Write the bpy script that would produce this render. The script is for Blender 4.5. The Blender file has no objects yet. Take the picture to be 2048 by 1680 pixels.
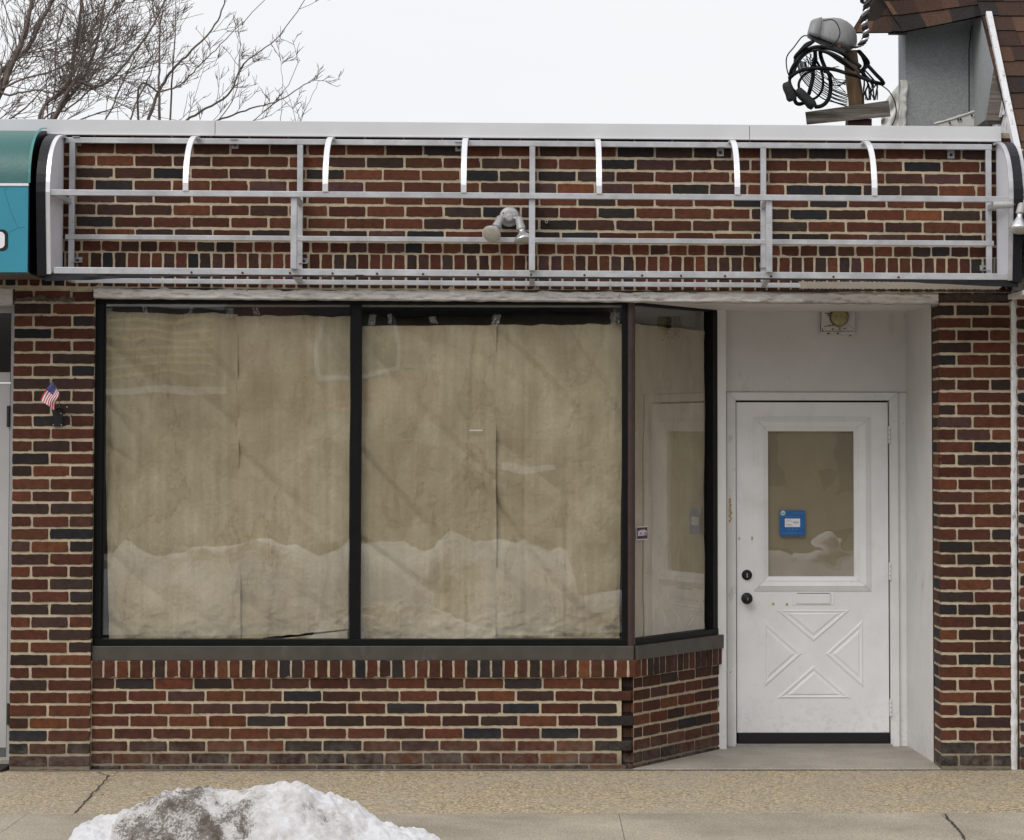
import bpy, math, random
from mathutils import Vector, Matrix, noise
R = random.Random(7)
sc = bpy.context.scene
COL = sc.collection
PI = math.pi

# ------------------------------------------------------------------ camera
W, H, F = 2048.0, 1680.0, 5040.0
CAM = Vector((0, -14.0, 1.811))
yaw, pitch, roll = 0.0151, 0.0484, 0.0010
fw = Vector((math.sin(yaw)*math.cos(pitch), math.cos(yaw)*math.cos(pitch), math.sin(pitch)))
rt = Vector((math.cos(yaw), -math.sin(yaw), 0))
up = rt.cross(fw)
c, s = math.cos(roll), math.sin(roll)
rt, up = rt*c + up*s, up*c - rt*s
n = Vector((0, 1, 0))
PX = 1075 - F*n.dot(rt)/n.dot(fw)
PY = 883 + F*n.dot(up)/n.dot(fw)
cd = bpy.data.cameras.new('camera'); cam = bpy.data.objects.new('camera', cd); COL.objects.link(cam)
cam.matrix_world = Matrix(((rt.x, up.x, -fw.x, CAM.x), (rt.y, up.y, -fw.y, CAM.y), (rt.z, up.z, -fw.z, CAM.z), (0, 0, 0, 1)))
cd.sensor_width = 36; cd.lens = F/W*36; cd.clip_end = 2000; cd.clip_start = 0.05
cd.shift_x = .5 - PX/W; cd.shift_y = (PY - H/2)/W
sc.camera = cam

def ray(px, py): return fw + rt*((px-PX)/F) - up*((py-PY)/F)
def M(px, py, Y=0.0):
    d = ray(px, py); t = (Y-CAM.y)/d.y
    return CAM + d*t
def G(px, py, z=0.0):
    d = ray(px, py); t = (z-CAM.z)/d.z
    return CAM + d*t
def X_(px, py, Y=0.0): return M(px, py, Y).x
def Z_(py, Y=0.0): return M(1075, py, Y).z
SH = -0.0048
def sh(p): return Vector((p[0], p[1], p[2] + SH*p[0]))

# ------------------------------------------------------------------ materials
def nt(name):
    m = bpy.data.materials.new(name); m.use_nodes = True
    t = m.node_tree; b = t.nodes['Principled BSDF']
    return m, t, b
def N(t, typ, **kw):
    nd = t.nodes.new(typ)
    for k, v in kw.items():
        if k in nd.inputs: nd.inputs[k].default_value = v
        else: setattr(nd, k, v)
    return nd
def L(t, a, b): t.links.new(a, b)
def posn(t, scale=(1, 1, 1)):
    g = N(t, 'ShaderNodeNewGeometry'); mp = N(t, 'ShaderNodeMapping'); mp.inputs['Scale'].default_value = scale
    L(t, g.outputs['Position'], mp.inputs['Vector']); return mp.outputs[0]
def nz(t, vec, scale, detail=4, rough=.55, dist=0.0):
    x = N(t, 'ShaderNodeTexNoise', Scale=scale, Detail=detail, Roughness=rough, Distortion=dist); L(t, vec, x.inputs['Vector']); return x
def ramp(t, fac, stops, interp='LINEAR'):
    r = N(t, 'ShaderNodeValToRGB'); r.color_ramp.interpolation = interp
    e = r.color_ramp.elements
    while len(e) < len(stops): e.new(.5)
    for i, (p, c_) in enumerate(stops):
        e[i].position = p; e[i].color = (*c_, 1) if len(c_) == 3 else c_
    L(t, fac, r.inputs[0]); return r.outputs[0]
def mixc(t, fac, a, b, mode='MIX'):
    x = N(t, 'ShaderNodeMix', data_type='RGBA', blend_type=mode)
    if isinstance(fac, (int, float)): x.inputs[0].default_value = fac
    else: L(t, fac, x.inputs[0])
    for i, v in ((6, a), (7, b)):
        if isinstance(v, tuple): x.inputs[i].default_value = (*v, 1)
        else: L(t, v, x.inputs[i])
    return x.outputs[2]
def bump(t, b, h, strength=.3, dist=.002, prev=None):
    x = N(t, 'ShaderNodeBump', Strength=strength, Distance=dist); L(t, h, x.inputs['Height'])
    if prev: L(t, prev, x.inputs['Normal'])
    L(t, x.outputs[0], b.inputs['Normal']); return x.outputs[0]
BLACK = (0, 0, 0); WHITE = (1, 1, 1)
def _unused(): pass
def simple(name, col, rough=.6, metal=0.0, amt=.12, scale=12, bs=.15, bscale=80, bd=.001, stain=None, stainamt=(.55, .7), stscale=(5, 5, 5), spec=.5):
    m, t, b = nt(name)
    p = posn(t)
    f = nz(t, p, scale, 6, .6)
    lo = tuple(max(0, c_*(1-amt)) for c_ in col); hi = tuple(c_*(1+amt) for c_ in col)
    base = ramp(t, f.outputs[0], [(.3, lo), (.7, hi)])
    if stain:
        p2 = posn(t, stscale); f2 = nz(t, p2, 1.0, 8, .65)
        base = mixc(t, ramp(t, f2.outputs[0], [(stainamt[0], BLACK), (stainamt[1], WHITE)]), base, stain)
    L(t, base, b.inputs['Base Color'])
    b.inputs['Roughness'].default_value = rough; b.inputs['Metallic'].default_value = metal
    b.inputs['Specular IOR Level'].default_value = spec
    if bs: bump(t, b, nz(t, p, bscale, 4).outputs[0], bs, bd)
    return m

def brick_mat(name, dirt=1.0):
    m, t, b = nt(name); p = posn(t)
    at = N(t, 'ShaderNodeAttribute', attribute_name='Col')
    f1 = nz(t, p, 26, 6, .7); f2 = nz(t, p, 260, 3, .7); f3 = nz(t, posn(t, (1, 1, 3)), 7, 5, .6)
    c1 = mixc(t, 1.0, at.outputs[0], ramp(t, f1.outputs[0], [(.28, (.55, .58, .62)), (.72, (1.4, 1.3, 1.25))]), 'MULTIPLY')
    c2 = mixc(t, 1.0, c1, ramp(t, f2.outputs[0], [(.3, (.6, .6, .6)), (.75, (1.5, 1.45, 1.4))]), 'MULTIPLY')
    c3 = mixc(t, ramp(t, f3.outputs[0], [(.58, BLACK), (.76, (.38, .38, .38))]), c2, (.05, .032, .024))
    # grime / efflorescence near the ground
    g = N(t, 'ShaderNodeNewGeometry'); sp = N(t, 'ShaderNodeSeparateXYZ'); L(t, g.outputs['Position'], sp.inputs[0])
    lowz = N(t, 'ShaderNodeMapRange'); L(t, sp.outputs[2], lowz.inputs[0]); lowz.inputs[1].default_value = .02; lowz.inputs[2].default_value = .22
    lowz.inputs[3].default_value = 1; lowz.inputs[4].default_value = 0
    ff = nz(t, p, 18, 6, .7); mm = N(t, 'ShaderNodeMath', operation='MULTIPLY'); L(t, lowz.outputs[0], mm.inputs[0]); L(t, ramp(t, ff.outputs[0], [(.4, BLACK), (.7, WHITE)]), mm.inputs[1])
    c4 = mixc(t, mm.outputs[0], c3, (.13, .115, .095))
    L(t, c4, b.inputs['Base Color']); b.inputs['Roughness'].default_value = .85; b.inputs['Specular IOR Level'].default_value = .3
    n1 = bump(t, b, f2.outputs[0], .6, .0015); bump(t, b, f1.outputs[0], .4, .002, n1)
    return m
def mortar_mat(name, col=(.50, .42, .305)):
    m, t, b = nt(name); p = posn(t)
    f1 = nz(t, p, 9, 7, .65); f2 = nz(t, p, 330, 3, .7)
    a = ramp(t, f1.outputs[0], [(.25, tuple(v*.6 for v in col)), (.45, tuple(v*.93 for v in col)), (.75, tuple(v*1.2 for v in col))])
    a = mixc(t, 1.0, a, ramp(t, f2.outputs[0], [(.3, (.72, .72, .72)), (.7, (1.2, 1.2, 1.2))]), 'MULTIPLY')
    g = N(t, 'ShaderNodeNewGeometry'); sp = N(t, 'ShaderNodeSeparateXYZ'); L(t, g.outputs['Position'], sp.inputs[0])
    lowz = N(t, 'ShaderNodeMapRange'); L(t, sp.outputs[2], lowz.inputs[0]); lowz.inputs[1].default_value = .0; lowz.inputs[2].default_value = .16
    lowz.inputs[3].default_value = .75; lowz.inputs[4].default_value = 0
    a = mixc(t, lowz.outputs[0], a, (.10, .088, .07))
    L(t, a, b.inputs['Base Color']); b.inputs['Roughness'].default_value = .95; b.inputs['Specular IOR Level'].default_value = .2
    n1 = bump(t, b, f2.outputs[0], .7, .002); bump(t, b, nz(t, p, 60, 4).outputs[0], .5, .004, n1)
    return m
M_BRICK = brick_mat('brick'); M_MORTAR = mortar_mat('mortar')
M_MORTAR2 = mortar_mat('old mortar', (.45, .40, .33))
M_ALU = simple('aluminium', (.50, .505, .525), .42, .45, .2, 9, .25, 160, .001, (.33, .33, .33), (.58, .8), (14, 14, 60))
M_ALU.name = 'aluminium'
M_ALU_SKYLIT = simple('skylit aluminium', (.86, .86, .88), .33, .6, .05, 9, .1, 160, .0005)  # paler copy of the aluminium: the ribs' sky reflection put into base colour
M_GALV = simple('galvanised clip', (.36, .36, .36), .5, .6, .3, 60, .2, 200)
M_COPE = simple('coping metal', (.62, .625, .64), .5, .0, .05, 2.2, .05, 3, .004, (.54, .54, .54), (.62, .8), (1.2, 1, 30))
M_BLACKF = simple('black frame paint', (.004, .004, .0045), .5, 0, .4, 20, .2, 60, .001, (.03, .03, .03), (.66, .78), (60, 60, 25), spec=.18)
M_BROWN = simple('brown post paint', (.040, .022, .018), .4, 0, .3, 20, .25, 60, .001, (.3, .28, .26), (.70, .73), (70, 70, 22))
M_SILL = simple('bronze sill metal', (.062, .055, .045), .5, .1, .22, 9, .2, 40, .001, (.11, .10, .09), (.58, .75), (9, 9, 3))
M_DARK = simple('dark void', (.012, .011, .011), .8, 0, .2, 3, 0)
M_INT = simple('interior grey', (.10, .09, .085), .9, 0, .2, 3, 0)
M_FABB = simple('black vinyl', (.007, .007, .010), .45, 0, .3, 18, .4, 20, .004, spec=.3)
M_WHITEP = simple('end panel white', (.63, .63, .68), .5, 0, .06, 5, .1, 30, .001, (.42, .42, .45), (.6, .8), (6, 6, 2))
M_RUST = simple('rust', (.10, .035, .015), .8, 0, .4, 200, .2)
M_IRON = simple('black iron', (.012, .012, .013), .42, .3, .3, 40, .2)
M_LAMP = simple('lamp holder grey', (.40, .40, .39), .45, .2, .12, 40, .2, 200)
M_REFL = simple('bulb silver', (.78, .78, .80), .22, .75, .05, 40, 0)
M_SWEEP = simple('door sweep', (.008, .007, .009), .35, 0, .2, 10, .1)
def paint_white(name, col=(.70, .70, .70), stain=(.42, .39, .35), lo=.6, hi=.78, sc_=(3, 3, 1.4), bs=.2, bd=.002, spot=True):
    m, t, b = nt(name); p = posn(t)
    f = nz(t, p, 4, 6, .6); base = ramp(t, f.outputs[0], [(.3, tuple(v*.93 for v in col)), (.7, tuple(v*1.05 for v in col))])
    f2 = nz(t, posn(t, sc_), 1.6, 9, .68); base = mixc(t, ramp(t, f2.outputs[0], [(lo, BLACK), (hi, WHITE)]), base, stain)
    if spot:
        f3 = nz(t, p, 45, 2, .5); base = mixc(t, ramp(t, f3.outputs[0], [(.735, BLACK), (.76, (.8, .8, .8))]), base, (.16, .13, .10))
    # scuffed grey dirt near the ground
    g = N(t, 'ShaderNodeNewGeometry'); sp = N(t, 'ShaderNodeSeparateXYZ'); L(t, g.outputs['Position'], sp.inputs[0])
    lowz = N(t, 'ShaderNodeMapRange'); L(t, sp.outputs[2], lowz.inputs[0]); lowz.inputs[1].default_value = .0; lowz.inputs[2].default_value = .35
    lowz.inputs[3].default_value = 1; lowz.inputs[4].default_value = 0
    ff = nz(t, p, 30, 6, .7); mm = N(t, 'ShaderNodeMath', operation='MULTIPLY'); L(t, lowz.outputs[0], mm.inputs[0]); L(t, ramp(t, ff.outputs[0], [(.5, BLACK), (.68, WHITE)]), mm.inputs[1])
    m2 = N(t, 'ShaderNodeMath', operation='MULTIPLY'); L(t, mm.outputs[0], m2.inputs[0]); m2.inputs[1].default_value = .45; base = mixc(t, m2.outputs[0], base, (.34, .31, .27))
    L(t, base, b.inputs['Base Color']); b.inputs['Roughness'].default_value = .5
    bump(t, b, nz(t, p, 35, 6, .65).outputs[0], bs, bd); return m
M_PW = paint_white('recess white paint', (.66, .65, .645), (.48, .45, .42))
M_DOOR = paint_white('door white paint', (.82, .82, .83), (.70, .69, .68), .55, .8, (3, 3, 2), .12, .001, False)
M_TRIM = paint_white('trim white paint', (.78, .775, .77), (.52, .47, .42), .62, .75, (8, 8, 3), .2, .0015)
M_PLASTER = paint_white('rough plaster paint', (.60, .58, .56), (.22, .20, .175), .52, .68, (6, 6, 26), .9, .008)
M_PEEL = paint_white('peeling paint', (.66, .645, .63), (.16, .085, .045), .58, .64, (24, 24, 24), .6, .003)
M_CLAP = paint_white('clapboard paint', (.64, .64, .66), (.25, .22, .19), .56, .66, (20, 20, 8), .5, .003)
M_LENS = simple('yellowed glass lens', (.34, .30, .14), .25, 0, .25, 60, .2)
M_BULBG = simple('bulb face', (.46, .44, .39), .15, 0, .2, 90, .5, 90, .003)
M_GLUE = simple('glue residue', (.52, .36, .14), .6, 0, .3, 120, .4)
M_GREYW = simple('grey roll siding', (.335, .345, .35), .95, 0, .25, 130, .5, 220, .002, (.25, .26, .265), (.5, .75), (2.2, 2, 1.6))
M_CREAM = simple('cream membrane', (.66, .65, .61), .6, 0, .08, 6, .3, 10, .006, (.3, .27, .22), (.62, .7), (7, 7, 7))
M_INK = simple('ink', (.30, .32, .34), .5, 0, .1, 50, 0)
M_SNOWB = simple('white print', (.78, .78, .82), .5, 0, .05, 50, 0)

def wood_mat():
    m, t, b = nt('weathered wood'); p = posn(t, (3, 3, 45)); f = nz(t, p, 1.0, 8, .7, .6)
    base = ramp(t, f.outputs[0], [(.3, (.035, .03, .026)), (.5, (.14, .12, .10)), (.7, (.27, .245, .22))])
    L(t, base, b.inputs['Base Color']); b.inputs['Roughness'].default_value = .9; bump(t, b, f.outputs[0], .7, .006); return m
M_WOOD = wood_mat()
def pole_mat():
    m, t, b = nt('pole wood'); p = posn(t, (38, 38, 3)); f = nz(t, p, 1.0, 8, .7, .6)
    base = ramp(t, f.outputs[0], [(.3, (.04, .022, .012)), (.5, (.15, .09, .045)), (.72, (.27, .175, .09))])
    L(t, base, b.inputs['Base Color']); b.inputs['Roughness'].default_value = .85; bump(t, b, f.outputs[0], .6, .005); return m
M_POLE = pole_mat()
M_BARK = simple('bark', (.15, .118, .10), .9, 0, .3, 14, .5, 60, .006)

def attr_mat(name, rough=.6, nscale=60, lo=.8, hi=1.2, bs=.2, bd=.001, bscale=200, spec=.4):
    m, t, b = nt(name); p = posn(t); at = N(t, 'ShaderNodeAttribute', attribute_name='Col')
    f = nz(t, p, nscale, 5, .65); f2 = nz(t, p, bscale, 3, .6)
    a = mixc(t, 1.0, at.outputs[0], ramp(t, f.outputs[0], [(.3, (lo,)*3), (.7, (hi,)*3)]), 'MULTIPLY')
    L(t, a, b.inputs['Base Color']); b.inputs['Roughness'].default_value = rough; b.inputs['Specular IOR Level'].default_value = spec
    if bs: bump(t, b, f2.outputs[0], bs, bd)
    return m
M_SHING = attr_mat('asphalt shingle', .95, 150, .45, 1.6, .7, .003, 300, .2)
M_FLAG = attr_mat('flag cloth', .7, 60, .9, 1.1, .1)
M_TEAL = simple('teal vinyl', (.030, .125, .118), .42, 0, .06, 5, .35, 55, .004)
M_CYAN = simple('cyan vinyl', (.035, .26, .36), .33, 0, .04, 3, .08, 30, .002)

def paper_mat(name, warm=1.0):
    m, t, b = nt(name); p = posn(t)
    f0 = nz(t, posn(t, (1.4, 1, 1)), 2.0, 5, .6, .8); f1 = nz(t, p, 55, 5, .7); fv = nz(t, posn(t, (26, 1, 1.3)), 1.0, 6, .6)
    base = ramp(t, f0.outputs[0], [(.28, (.325, .270, .178)), (.5, (.405, .348, .240)), (.72, (.50, .437, .318))])  # aging tone; its broad blotches also paint in soft fold shading
    base = mixc(t, 1.0, base, ramp(t, f1.outputs[0], [(.3, (.93, .93, .92)), (.7, (1.06, 1.06, 1.06))]), 'MULTIPLY')
    base = mixc(t, 1.0, base, ramp(t, fv.outputs[0], [(.35, (.93, .92, .9)), (.65, (1.05, 1.05, 1.05))]), 'MULTIPLY')
    vc = N(t, 'ShaderNodeTexVoronoi', Scale=4.2, feature='DISTANCE_TO_EDGE'); wc = nz(t, p, 2.2, 5, .65); ac = N(t, 'ShaderNodeVectorMath', operation='MULTIPLY_ADD'); L(t, wc.outputs[1], ac.inputs[0]); ac.inputs[1].default_value = (.9, .9, .9); L(t, posn(t, (1.2, 1, .7)), ac.inputs[2]); L(t, ac.outputs[0], vc.inputs['Vector'])
    base = mixc(t, ramp(t, nz(t, p, 5, 3, .5).outputs[0], [(.45, (.1, .1, .1)), (.62, WHITE)]), base, mixc(t, 1.0, base, ramp(t, vc.outputs['Distance'], [(0, (.72, .70, .67)), (.012, (1.12, 1.1, 1.08)), (.03, (.96, .96, .96)), (.12, WHITE)]), 'MULTIPLY'))  # crease wear lines, with fold shade and lit edges painted in
    # water stains: crisp tide lines
    vo = nz(t, posn(t, (1.9, 1, .75)), 1.25, 7, .58, .3)
    tl = ramp(t, vo.outputs[0], [(.555, WHITE), (.5605, (.72, .68, .62)), (.566, (.9, .88, .85)), (.62, WHITE)])
    base = mixc(t, .8, base, tl, 'MULTIPLY')
    L(t, base, b.inputs['Base Color']); b.inputs['Roughness'].default_value = .75; b.inputs['Specular IOR Level'].default_value = .25
    vr = N(t, 'ShaderNodeTexVoronoi', Scale=9.0, feature='DISTANCE_TO_EDGE'); wv = nz(t, p, 3.0, 4, .6)
    ad = N(t, 'ShaderNodeVectorMath', operation='MULTIPLY_ADD'); L(t, wv.outputs[1], ad.inputs[0]); ad.inputs[1].default_value = (.5, .5, .5)
    L(t, p, ad.inputs[2]); L(t, ad.outputs[0], vr.inputs['Vector'])
    n1 = bump(t, b, nz(t, p, 9, 6, .7, .7).outputs[0], .8, .010)
    n2 = bump(t, b, vr.outputs['Distance'], .35, .014, n1)
    bump(t, b, fv.outputs[0], .8, .006, n2)
    return m
M_PAPER = paper_mat('kraft paper')
def glass_mat(name, wav=.0, wscale=2.0, f0=.085, tint=(.93, .95, .94)):
    m, t, b = nt(name); t.nodes.remove(b); out = t.nodes['Material Output']
    tr = N(t, 'ShaderNodeBsdfTransparent', Color=(*tint, 1)); gl = N(t, 'ShaderNodeBsdfGlossy', Roughness=.012)
    gl.inputs['Color'].default_value = (1, 1, 1, 1)
    lw = N(t, 'ShaderNodeLayerWeight', Blend=.5); pw = N(t, 'ShaderNodeMath', operation='POWER'); L(t, lw.outputs['Facing'], pw.inputs[0]); pw.inputs[1].default_value = 3.2
    mr = N(t, 'ShaderNodeMath', operation='MULTIPLY_ADD', use_clamp=True); L(t, pw.outputs[0], mr.inputs[0]); mr.inputs[1].default_value = 1-f0; mr.inputs[2].default_value = f0
    ms = N(t, 'ShaderNodeMixShader'); L(t, mr.outputs[0], ms.inputs[0]); L(t, tr.outputs[0], ms.inputs[1]); L(t, gl.outputs[0], ms.inputs[2])
    if wav:
        bp = N(t, 'ShaderNodeBump', Strength=1.0, Distance=wav); L(t, nz(t, posn(t), wscale, 2, .5).outputs[0], bp.inputs['Height']); L(t, bp.outputs[0], gl.inputs['Normal'])
    L(t, ms.outputs[0], out.inputs['Surface']); return m
M_GLASS = glass_mat('window glass', .0020, 1.3, .135, (.98, .99, .985))
M_GLASSD = glass_mat('door glass', .0035, 2.2, .15)

def agg_mat():
    m, t, b = nt('exposed aggregate'); p = posn(t)
    v = N(t, 'ShaderNodeTexVoronoi', Scale=88.0); L(t, p, v.inputs['Vector'])
    sp = N(t, 'ShaderNodeSeparateColor'); L(t, v.outputs['Color'], sp.inputs[0])
    base = ramp(t, sp.outputs[0], [(0, (.26, .22, .165)), (.2, (.48, .39, .25)), (.46, (.62, .475, .28)), (.68, (.40, .35, .28)), (.84, (.68, .60, .46))], 'CONSTANT')
    edge = ramp(t, v.outputs['Distance'], [(.0, WHITE), (.55, (.8, .78, .75)), (.8, (.45, .43, .4))])
    base = mixc(t, 1.0, base, edge, 'MULTIPLY')
    f = nz(t, p, 1.7, 6, .6); base = mixc(t, ramp(t, f.outputs[0], [(.42, BLACK), (.7, (.6, .6, .6))]), base, (.33, .295, .245))
    f3 = nz(t, p, 70, 2, .6); base = mixc(t, ramp(t, f3.outputs[0], [(.70, BLACK), (.73, (.8, .8, .8))]), base, (.06, .05, .045))
    L(t, base, b.inputs['Base Color']); b.inputs['Roughness'].default_value = .8
    bump(t, b, v.outputs['Distance'], .5, .004); return m
def conc_mat(name, col=(.40, .365, .315), specks=True, sca=1.0):
    m, t, b = nt(name); p = posn(t)
    f = nz(t, p, 2.2*sca, 8, .65); f2 = nz(t, posn(t, (1, .7, 1)), 95, 5, .75)
    base = ramp(t, f.outputs[0], [(.3, tuple(v*.8 for v in col)), (.7, tuple(v*1.12 for v in col))])
    base = mixc(t, 1.0, base, ramp(t, f2.outputs[0], [(.32, (.60, .60, .61)), (.68, (1.34, 1.32, 1.27))]), 'MULTIPLY')
    if specks:
        v = N(t, 'ShaderNodeTexVoronoi', Scale=75.0); L(t, p, v.inputs['Vector'])
        base = mixc(t, ramp(t, v.outputs['Distance'], [(.2, (.8, .8, .8)), (.3, BLACK)]), base, (.10, .10, .11))
        f3 = nz(t, p, 28, 3, .6); base = mixc(t, ramp(t, f3.outputs[0], [(.72, BLACK), (.74, (.8, .8, .8))]), base, (.06, .06, .065))
    f5 = nz(t, p, .9, 7, .62, .6); base = mixc(t, 1.0, base, ramp(t, f5.outputs[0], [(.36, (.80, .79, .77)), (.5, WHITE), (.64, (1.12, 1.12, 1.11))]), 'MULTIPLY')
    L(t, base, b.inputs['Base Color']); b.inputs['Roughness'].default_value = .88
    bump(t, b, f2.outputs[0], .5, .003); return m
M_AGG = agg_mat(); M_CONC = conc_mat('sidewalk concrete', (.38, .335, .27)); M_STEP = conc_mat('step concrete', (.33, .305, .27), False)
M_JOINT = simple('joint dirt', (.035, .030, .026), .95, 0, .3, 30, .3)
M_ROAD = conc_mat('asphalt', (.06, .06, .06), False)

# ------------------------------------------------------------------ mesh builder
class MB:
    def __init__(s): s.v = []; s.f = []; s.mi = []; s.col = []; s.smooth = []
    def add(s, vs, fs, mi=0, col=(1, 1, 1), sm=False):
        o = len(s.v); s.v += [tuple(p) for p in vs]
        for f in fs: s.f.append(tuple(i+o for i in f)); s.mi.append(mi); s.col.append(col); s.smooth.append(sm)
    def box(s, a, b, mi=0, col=(1, 1, 1), T=None):
        x0, y0, z0 = a; x1, y1, z1 = b
        if x0 > x1: x0, x1 = x1, x0
        if y0 > y1: y0, y1 = y1, y0
        if z0 > z1: z0, z1 = z1, z0
        vs = [(x, y, z) for x in (x0, x1) for y in (y0, y1) for z in (z0, z1)]
        if T: vs = [T(p) for p in vs]
        s.add(vs, [(0, 1, 3, 2), (4, 6, 7, 5), (0, 4, 5, 1), (2, 3, 7, 6), (0, 2, 6, 4), (1, 5, 7, 3)], mi, col)
    def hexa(s, p, mi=0, col=(1, 1, 1)):   # 4 front pts (loop) + 4 back pts
        s.add(p, [(0, 1, 2, 3), (7, 6, 5, 4), (0, 4, 5, 1), (1, 5, 6, 2), (2, 6, 7, 3), (3, 7, 4, 0)], mi, col)
    def prism(s, loop, off, mi=0, col=(1, 1, 1)):
        k = len(loop); off = Vector(off); a = [Vector(p) for p in loop]; b_ = [p+off for p in a]
        s.add(a+b_, [tuple(range(k)), tuple(range(2*k-1, k-1, -1))] + [(i, i+k, (i+1) % k+k, (i+1) % k) for i in range(k)], mi, col)
    def bar(s, p, q, w, h, mi=0, upv=(0, 0, 1)):
        p = Vector(p); q = Vector(q); t = (q-p).normalized(); u = Vector(upv); sd = t.cross(u).normalized(); u = sd.cross(t).normalized()
        vs = [e + sd*(w/2*a) + u*(h/2*b_) for e in (p, q) for a, b_ in ((-1, -1), (1, -1), (1, 1), (-1, 1))]
        s.add(vs, [(0, 1, 2, 3), (7, 6, 5, 4), (0, 4, 5, 1), (1, 5, 6, 2), (2, 6, 7, 3), (3, 7, 4, 0)], mi)
    def tube(s, pts, r, k=8, mi=0, col=(1, 1, 1), cap=True, sm=True):
        pts = [Vector(p) for p in pts]; n_ = len(pts); rs = r if isinstance(r, (list, tuple)) else [r]*n_
        vs = []; u = None
        for i in range(n_):
            t = (pts[min(i+1, n_-1)]-pts[max(i-1, 0)])
            t = t.normalized() if t.length > 1e-9 else Vector((0, 0, 1))
            if u is None:
                a = Vector((0, 1, 0)) if abs(t.y) < .9 else Vector((1, 0, 0)); u = t.cross(a).normalized()
            else:
                u = (u - t*u.dot(t)); u = u.normalized() if u.length > 1e-6 else t.orthogonal().normalized()
            w = t.cross(u)
            for j in range(k):
                an = 2*PI*j/k; vs.append(pts[i] + (u*math.cos(an)+w*math.sin(an))*rs[i])
        fs = [(i*k+j, i*k+(j+1) % k, (i+1)*k+(j+1) % k, (i+1)*k+j) for i in range(n_-1) for j in range(k)]
        s.add(vs, fs, mi, col, sm)
        if cap:
            s.add([vs[j] for j in range(k)], [tuple(range(k-1, -1, -1))], mi, col); s.add([vs[(n_-1)*k+j] for j in range(k)], [tuple(range(k))], mi, col)
    def lathe(s, base, axis, prof, k=24, mi=0):   # prof: (dist along axis, radius)
        ax = Vector(axis).normalized(); b_ = Vector(base)
        u = ax.orthogonal().normalized(); w = ax.cross(u)
        vs = []
        for d, r in prof:
            for j in range(k):
                an = 2*PI*j/k; vs.append(b_+ax*d+(u*math.cos(an)+w*math.sin(an))*max(r, 1e-5))
        fs = [(i*k+j, i*k+(j+1) % k, (i+1)*k+(j+1) % k, (i+1)*k+j) for i in range(len(prof)-1) for j in range(k)]
        s.add(vs, fs, mi, (1, 1, 1), True)
        s.add([vs[j] for j in range(k)], [tuple(range(k-1, -1, -1))], mi); s.add([vs[-k+j] for j in range(k)], [tuple(range(k))], mi)
    def grid(s, fn, nu, nv, mi=0, colf=None, sm=True):
        vs = [fn(i/nu, j/nv) for j in range(nv+1) for i in range(nu+1)]
        o = len(s.v); s.v += [tuple(p) for p in vs]
        for j in range(nv):
            for i in range(nu):
                a = o+j*(nu+1)+i; s.f.append((a, a+1, a+nu+2, a+nu+1)); s.mi.append(mi); s.smooth.append(sm)
                s.col.append(colf((i+.5)/nu, (j+.5)/nv) if colf else (1, 1, 1))
    def build(s, name, mats, parent=None, bevel=0, recalc=True):
        if not isinstance(mats, (list, tuple)): mats = [mats]
        xs = [v[0] for v in s.v]; ys = [v[1] for v in s.v]; zs = [v[2] for v in s.v]
        org = Vector(((min(xs)+max(xs))/2, (min(ys)+max(ys))/2, min(zs)))
        me = bpy.data.meshes.new(name); me.from_pydata([(v[0]-org.x, v[1]-org.y, v[2]-org.z) for v in s.v], [], s.f)
        for m in mats: me.materials.append(m)
        me.polygons.foreach_set('material_index', s.mi); me.polygons.foreach_set('use_smooth', s.smooth)
        at = me.color_attributes.new('Col', 'FLOAT_COLOR', 'CORNER')
        buf = []
        for p, c_ in zip(me.polygons, s.col): buf += [c_[0], c_[1], c_[2], 1.0]*p.loop_total
        at.data.foreach_set('color', buf)
        me.update()
        if recalc:
            import bmesh
            bm = bmesh.new(); bm.from_mesh(me); bmesh.ops.recalc_face_normals(bm, faces=bm.faces); bm.to_mesh(me); bm.free()
        o = bpy.data.objects.new(name, me); COL.objects.link(o)
        o.location = org - (wloc(parent) if parent else Vector((0, 0, 0))); o.parent = parent
        if bevel:
            md = o.modifiers.new('Bevel', 'BEVEL'); md.width = bevel; md.segments = 2; md.limit_method = 'ANGLE'; md.angle_limit = math.radians(40)
        return o
def wloc(o):
    l = Vector((0, 0, 0))
    while o: l += o.location; o = o.parent
    return l
def thing(name, label, cat, loc=(0, 0, 0), group=None):
    o = bpy.data.objects.new(name, None); COL.objects.link(o); o.location = loc; o.empty_display_size = .1
    o['label'] = label; o['category'] = cat
    if group: o['group'] = group
    return o
def tag(o, label, cat, group=None, kind=None):
    o['label'] = label; o['category'] = cat
    if group: o['group'] = group
    if kind: o['kind'] = kind
    return o
def struct(o, label=None):
    o['kind'] = 'structure'
    if label: o['label'] = label
    return o
def smooth(pts, sub=6):
    pts = [Vector(p) for p in pts]; out = []
    for i in range(len(pts)-1):
        p0 = pts[max(i-1, 0)]; p1 = pts[i]; p2 = pts[i+1]; p3 = pts[min(i+2, len(pts)-1)]
        for k in range(sub):
            t = k/sub
            out.append(.5*((2*p1)+(-p0+p2)*t+(2*p0-5*p1+4*p2-p3)*t*t+(-p0+3*p1-3*p2+p3)*t**3))
    out.append(pts[-1]); return out
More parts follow.
